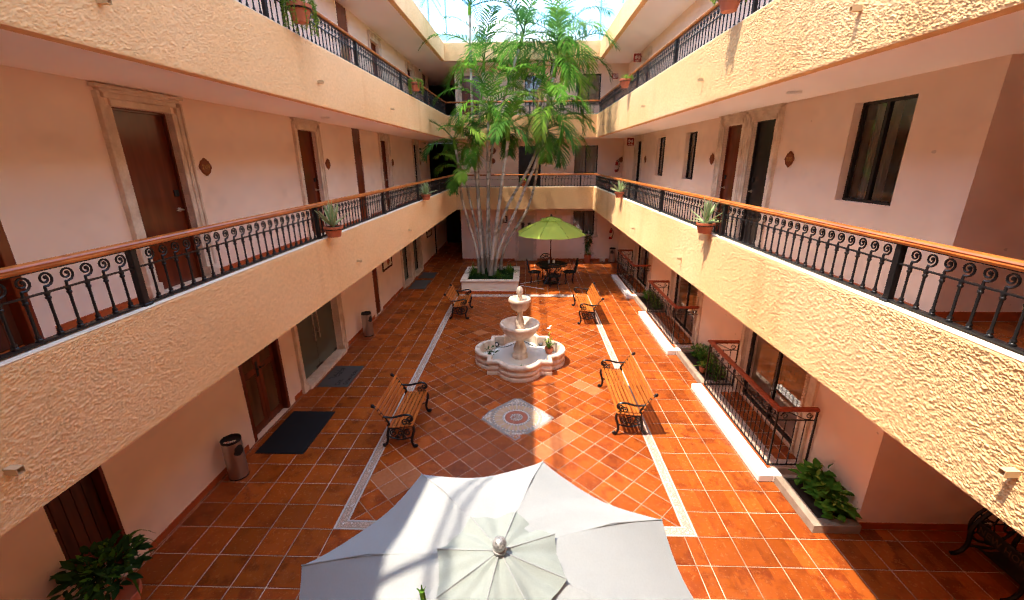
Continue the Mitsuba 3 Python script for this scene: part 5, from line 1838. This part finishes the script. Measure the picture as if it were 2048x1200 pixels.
# ------------------------------------------------------------------ pots on the galleries
def agave(label, x, y, z, seed, r=.135, out=1):
    rr = random.Random(seed)
    t = thing('potted_agave', label, 'potted plant')
    part(t, 'pot', pot_mesh(r, .155), 'm_terracotta', 40, T().translate([x, y, z]))
    rg = MB()
    ring(rg, r * .96, z + .112, .006, 28, (x, y))
    rg.tube([(x, y, z + .112), (x - out * .2, y, z + .112)], .006, 5)
    part(t, 'iron_ring', rg, 'm_iron')
    part(t, 'soil', MB().lathe([(.0001, z + .139), (r * .87, z + .139)], (x, y, 0), 20), 'm_soil')
    b, e = MB(), MB()
    for k in range(24):
        az = k * 2.4 + rr.uniform(-.3, .3)
        el = math.radians(rr.uniform(8, 82) if k > 4 else rr.uniform(65, 88))
        l = rr.uniform(.27, .42)
        w = rr.uniform(.040, .056)
        d = np.array([math.cos(az) * math.cos(el), math.sin(az) * math.cos(el), math.sin(el)])
        s = np.array([-math.sin(az), math.cos(az), 0])
        up = np.cross(s, d) * (1 if np.cross(s, d)[2] > 0 else -1)
        A, E1, E2 = [], [], []
        for tt, wf in ((0, .55), (.25, .9), (.5, 1.), (.75, .72), (.93, .28), (1., .02)):
            c = np.array([x, y, z + .14]) + d * l * tt - np.array([0, 0, .10 * l * tt * tt * math.cos(el)])
            A.append([c - s * w * .36 * wf + up * .003, c - up * .004 * wf, c + s * w * .36 * wf + up * .003])
            E1.append([c - s * w * .5 * wf + up * .006, c - s * w * .36 * wf + up * .003])
            E2.append([c + s * w * .36 * wf + up * .003, c + s * w * .5 * wf + up * .006])
        b.grid(np.array(A))
        e.grid(np.array(E1)).grid(np.array(E2))
    part(t, 'leaves', b, 'm_agave')
    part(t, 'leaf_margins', e, 'm_leaf_edge')
    return t


leafmat('m_leaf_edge', (.50, .50, .26), (.60, .58, .34), (.66, .62, .42), .5, .4)
agave('variegated agave in a terracotta pot on the left ledge near the camera', -2.86, 6.30, 3.335, 1, out=1)
agave('variegated agave in a terracotta pot on the left ledge near the palms', -2.86, 12.45, 3.335, 2, out=1)
agave('variegated agave in a terracotta pot on the sunlit right ledge near the camera', 2.66, 6.55, 3.335, 3, out=-1)
agave('variegated agave in a terracotta pot on the sunlit right ledge near the far corner', 2.66, 12.85, 3.335, 4, out=-1)


def hanging(label, x, y, z, seed, r=.15, trail=.5, n=26, out=1):
    rr = random.Random(seed)
    t = thing('hanging_pot', label, 'potted plant')
    part(t, 'pot', pot_mesh(r, .21, .6), 'm_terracotta', 40, T().translate([x, y, z]))
    rg = MB()
    ring(rg, r * .97, z + .15, .008, 28, (x, y))
    rg.tube([(x - out * r, y, z + .15), (x - out * .26, y, z + .15)], .008, 5)
    part(t, 'iron_ring', rg, 'm_iron')
    b, s = MB(), MB()
    for k in range(n):
        az = rr.uniform(0, 6.28)
        l = trail * rr.uniform(.4, 1.0)
        p0 = np.array([x + r * .7 * math.cos(az), y + r * .7 * math.sin(az), z + .2])
        P = [p0, p0 + [r * .45 * math.cos(az), r * .45 * math.sin(az), .06], p0 + [r * .62 * math.cos(az), r * .62 * math.sin(az), -l * .35], p0 + [r * .6 * math.cos(az), r * .6 * math.sin(az), -l * .8]]
        q = smoothline(P, 12)
        s.tube(q, .004, 4)
        for c in q[2:]:
            leafy(b, c, (.018, .018, .018), 3, .045, rr, aspect=.5)
    leafy(b, (x, y, z + .25), (r * .9, r * .9, .07), 40, .07, rr, aspect=.45)
    part(t, 'leaves', b, 'm_trailing')
    part(t, 'stems', s, 'm_grass')
    return t


hanging('terracotta pot with long trailing plant on the upper left railing near the camera', -3.03, 6.55, 6.17, 1, .155, .44, out=1)
hanging('terracotta pot with leafy plant on the upper left railing near the palms', -3.03, 12.85, 6.20, 2, .15, .40, out=1)
hanging('terracotta pot on the upper right railing near the top edge', 2.60, 6.55, 6.20, 3, .155, .10, 10, out=-1)
hanging('terracotta pot with small cactus on the upper right railing near the far corner', 2.60, 12.8, 6.20, 4, .15, .08, 6, out=-1)
t = hanging('small terracotta pot on the far lower railing behind the palm trunks', -.14, YF - .10, 3.36, 5, .11, .05, 4, out=0)

# ------------------------------------------------------------------ other potted plants
t = thing('potted_bush', 'dark leafy bush in a terracotta pot beside the plank door', 'potted plant')
part(t, 'pot', pot_mesh(.21, .34), 'm_terracotta', 40, T().translate([-4.08, 3.02, .002]))
rr = random.Random(9)
b = MB()
leafy(b, (-4.10, 3.04, .66), (.33, .36, .19), 190, .155, rr, aspect=.40, up=.25)
part(t, 'leaves', b, 'm_leaf_dark')
b = MB()
leafy(b, (-4.06, 3.05, .72), (.28, .30, .14), 50, .13, rr, aspect=.40, up=.5)
part(t, 'upper_leaves', b, 'm_leaf')
b = MB()
for k in range(16):
    a = rr.uniform(0, 6.28)
    b.tube(smoothline([(-4.08, 3.02, .30), (-4.08 + .08 * math.cos(a), 3.02 + .08 * math.sin(a), .45), (-4.08 + .26 * math.cos(a), 3.02 + .28 * math.sin(a), .62)], 7), .006, 4)
part(t, 'stems', b, 'm_bark')
b = MB()
for tip in ((-3.80, 3.02, .33), (-3.98, 3.50, .62), (-3.86, 3.42, .52)):
    P0 = np.array([-4.02, 3.14, .5])
    tip = np.array(tip)
    q = smoothline([P0, (P0 + tip) / 2 + [0, 0, .26], tip], 9)
    w = np.cross(tip - P0, [0, 0, 1.])
    w /= np.linalg.norm(w)
    b.grid(np.array([[c - w * .022 * math.sin(math.pi * (.1 + .88 * i / 8)), c + [0, 0, -.006], c + w * .022 * math.sin(math.pi * (.1 + .88 * i / 8))] for i, c in enumerate(q)]))
part(t, 'strap_leaves', b, 'm_grass')
t = thing('potted_climber', 'tall narrow potted plant against the far wall under the dark window', 'potted plant')
part(t, 'pot', pot_mesh(.17, .36, .72), 'm_terracotta', 40, T().translate([2.70, 18.95, .002]))
b = MB()
leafy(b, (2.70, 18.98, 1.0), (.15, .13, .42), 120, .17, random.Random(14), aspect=.5, up=-.1)
part(t, 'leaves', b, 'm_leaf_dark')
part(t, 'strap_leaves', blades(MB(), (2.70, 18.95, .36), 24, .50, .035, (25, 80), random.Random(15), .6), 'm_leaf')
part(t, 'stake', MB().tube([(2.70, 18.98, .3), (2.70, 18.98, 1.4)], .025, 6), 'm_bark')
t = thing('ledge_plant', 'single green shoot rising at the bottom edge before the white umbrella', 'plant')
pb = np.array([-.296, .9, 3.253])
b = MB().tube(smoothline([pb + [.02, -.03, -.5], pb + [.012, -.01, -.14], pb + [0, 0, -.012]], 8), [.008] * 8, 6)
for dx, dz in ((-.014, .004), (.012, .012), (.0, .02)):
    b.grid(np.array([[pb + [dx * s - .005 * (1 - s), 0, -.02 + (dz + .012) * s], pb + [dx * s + .005 * (1 - s), .003, -.02 + (dz + .012) * s]] for s in (0, .5, 1.)]))
part(t, 'shoot', b, 'm_leaf')
part(t, 'pot', pot_mesh(.12, .16), 'm_terracotta', 40, T().translate([-.276, .87, 2.62]))
part(t, 'bracket', MB().tube([(-.276, .87, 2.68), (-.276, .19, 2.66)], .012, 6), 'm_iron')

# ------------------------------------------------------------------ roof: chain-link fence on posts
def fence(label, axis, at, u0, u1, h, posts, rails, mesh_cell=None):
    t = thing('chain_link_fence', label, 'fence')
    def pt(u, z): return (at, u, z) if axis == 'x' else (u, at, z)
    for p in posts:
        part(t, 'post', MB().tube([pt(p, ZRT), pt(p, ZRT + h)], .03, 8), 'm_teal_paint', smooth=50)
    for z in rails:
        part(t, 'rail', MB().tube([pt(u0, z), pt(u1, z)], .022, 8), 'm_teal_paint', smooth=50)
    if mesh_cell:
        b = MB()
        z0, z1 = ZRT + .03, ZRT + h
        H = z1 - z0
        for s in (1, -1):
            u = u0 - H
            while u < u1 + H:
                a, c = u, u + s * H
                p = sg.LineString([(a, z0), (c, z1)]).intersection(sg.box(u0, z0, u1, z1))
                if not p.is_empty and p.length > .02 and p.geom_type == 'LineString':
                    (ua, za), (ub, zb) = p.coords
                    b.tube([pt(ua, za), pt(ub, zb)], .0022, 3, cap=False)
                u += mesh_cell
        part(t, 'wire_mesh', b, 'm_wire', kind='stuff')
    return t


mat('m_wire', principled((.55, .60, .62), .5, .4))
fence('chain link fence on blue green posts along the far roof edge', 'y', 18.6, -3.1, 2.76, 2.3, (-3.07, -.4, 2.72), (ZRT + .02, ZRT + 2.28), .085)
fence('low pipe fence along the left roof edge casting thin shadows', 'x', XL3 - .06, .2, 18.5, 1.22, (1.1, 4.1, 7.1, 10.1, 13.1, 16.1), (ZRT + .93, ZRT + 1.20))
fence('pipe fence along the right roof edge', 'x', XR + .10, .2, 18.4, 2.2, (3.0, 7.0, 11.0, 15.0), (ZRT + 2.18,))
t = thing('roof_shed', 'low white building with a blue green gutter on the roof beyond the fence', 'building')
part(t, 'wall', MB().cbox(-6.5, -1.9, 22.0, 23.9, ZRT - .1, 9.62, .02), 'm_white_building')
part(t, 'gutter', MB().cbox(-6.6, -1.85, 21.9, 21.998, 9.50, 9.74, .02), 'm_teal_paint')
t = thing('water_tank', 'pale rounded block on the roof behind the palms', 'tank')
part(t, 'body', MB().cbox(-1.5, -.55, 22.2, 23.2, ZRT - .1, 10.35, .15), 'm_white_building')
part(t, 'lid', MB().cbox(-1.3, -.75, 22.4, 23.0, 10.3505, 10.42, .02), 'm_white_building')

# ------------------------------------------------------------------ groups of like things
GROUPS = {'hotel_wing': 'wings round the courtyard', 'gallery_railing': 'scroll railings along the galleries', 'room_plaque': 'lobed plaques beside the doors', 'fountain_lamp': 'lamps in the fountain basin',
          'water_plant': 'plants in the fountain basin', 'garden_bench': 'wood slat benches round the fountain', 'patio_umbrella': 'umbrellas in the courtyard', 'iron_chair': 'chairs round the iron table',
          'napkin_holder': 'holders on the iron table', 'doormat': 'mats along the left wall', 'litter_bin': 'steel bins', 'framed_picture': 'framed pictures on the walls', 'alarm_sign': 'red alarm signs',
          'fire_extinguisher': 'extinguishers on the far wall', 'ceiling_lamp': 'ceiling lamps of the lower galleries', 'security_camera': 'security cameras on the left wall', 'patio': 'patios along the right wall',
          'patio_railing': 'railings round the patios', 'planter_trough': 'troughs along the right wall', 'planter_shrub': 'planting in the troughs', 'grass_tuft': 'tufts in the palm planter',
          'palm_tree': 'palms in the planter', 'potted_agave': 'agave pots on the gallery ledges', 'hanging_pot': 'pots hung on the railings', 'chain_link_fence': 'fences along the roof edges'}
for k, d in labels.items():
    stem = k[:-4] if k[-4:-3] == '_' and k[-3:].isdigit() else k
    if '__' not in k and stem in GROUPS and 'category' in d:
        d['group'] = GROUPS[stem]
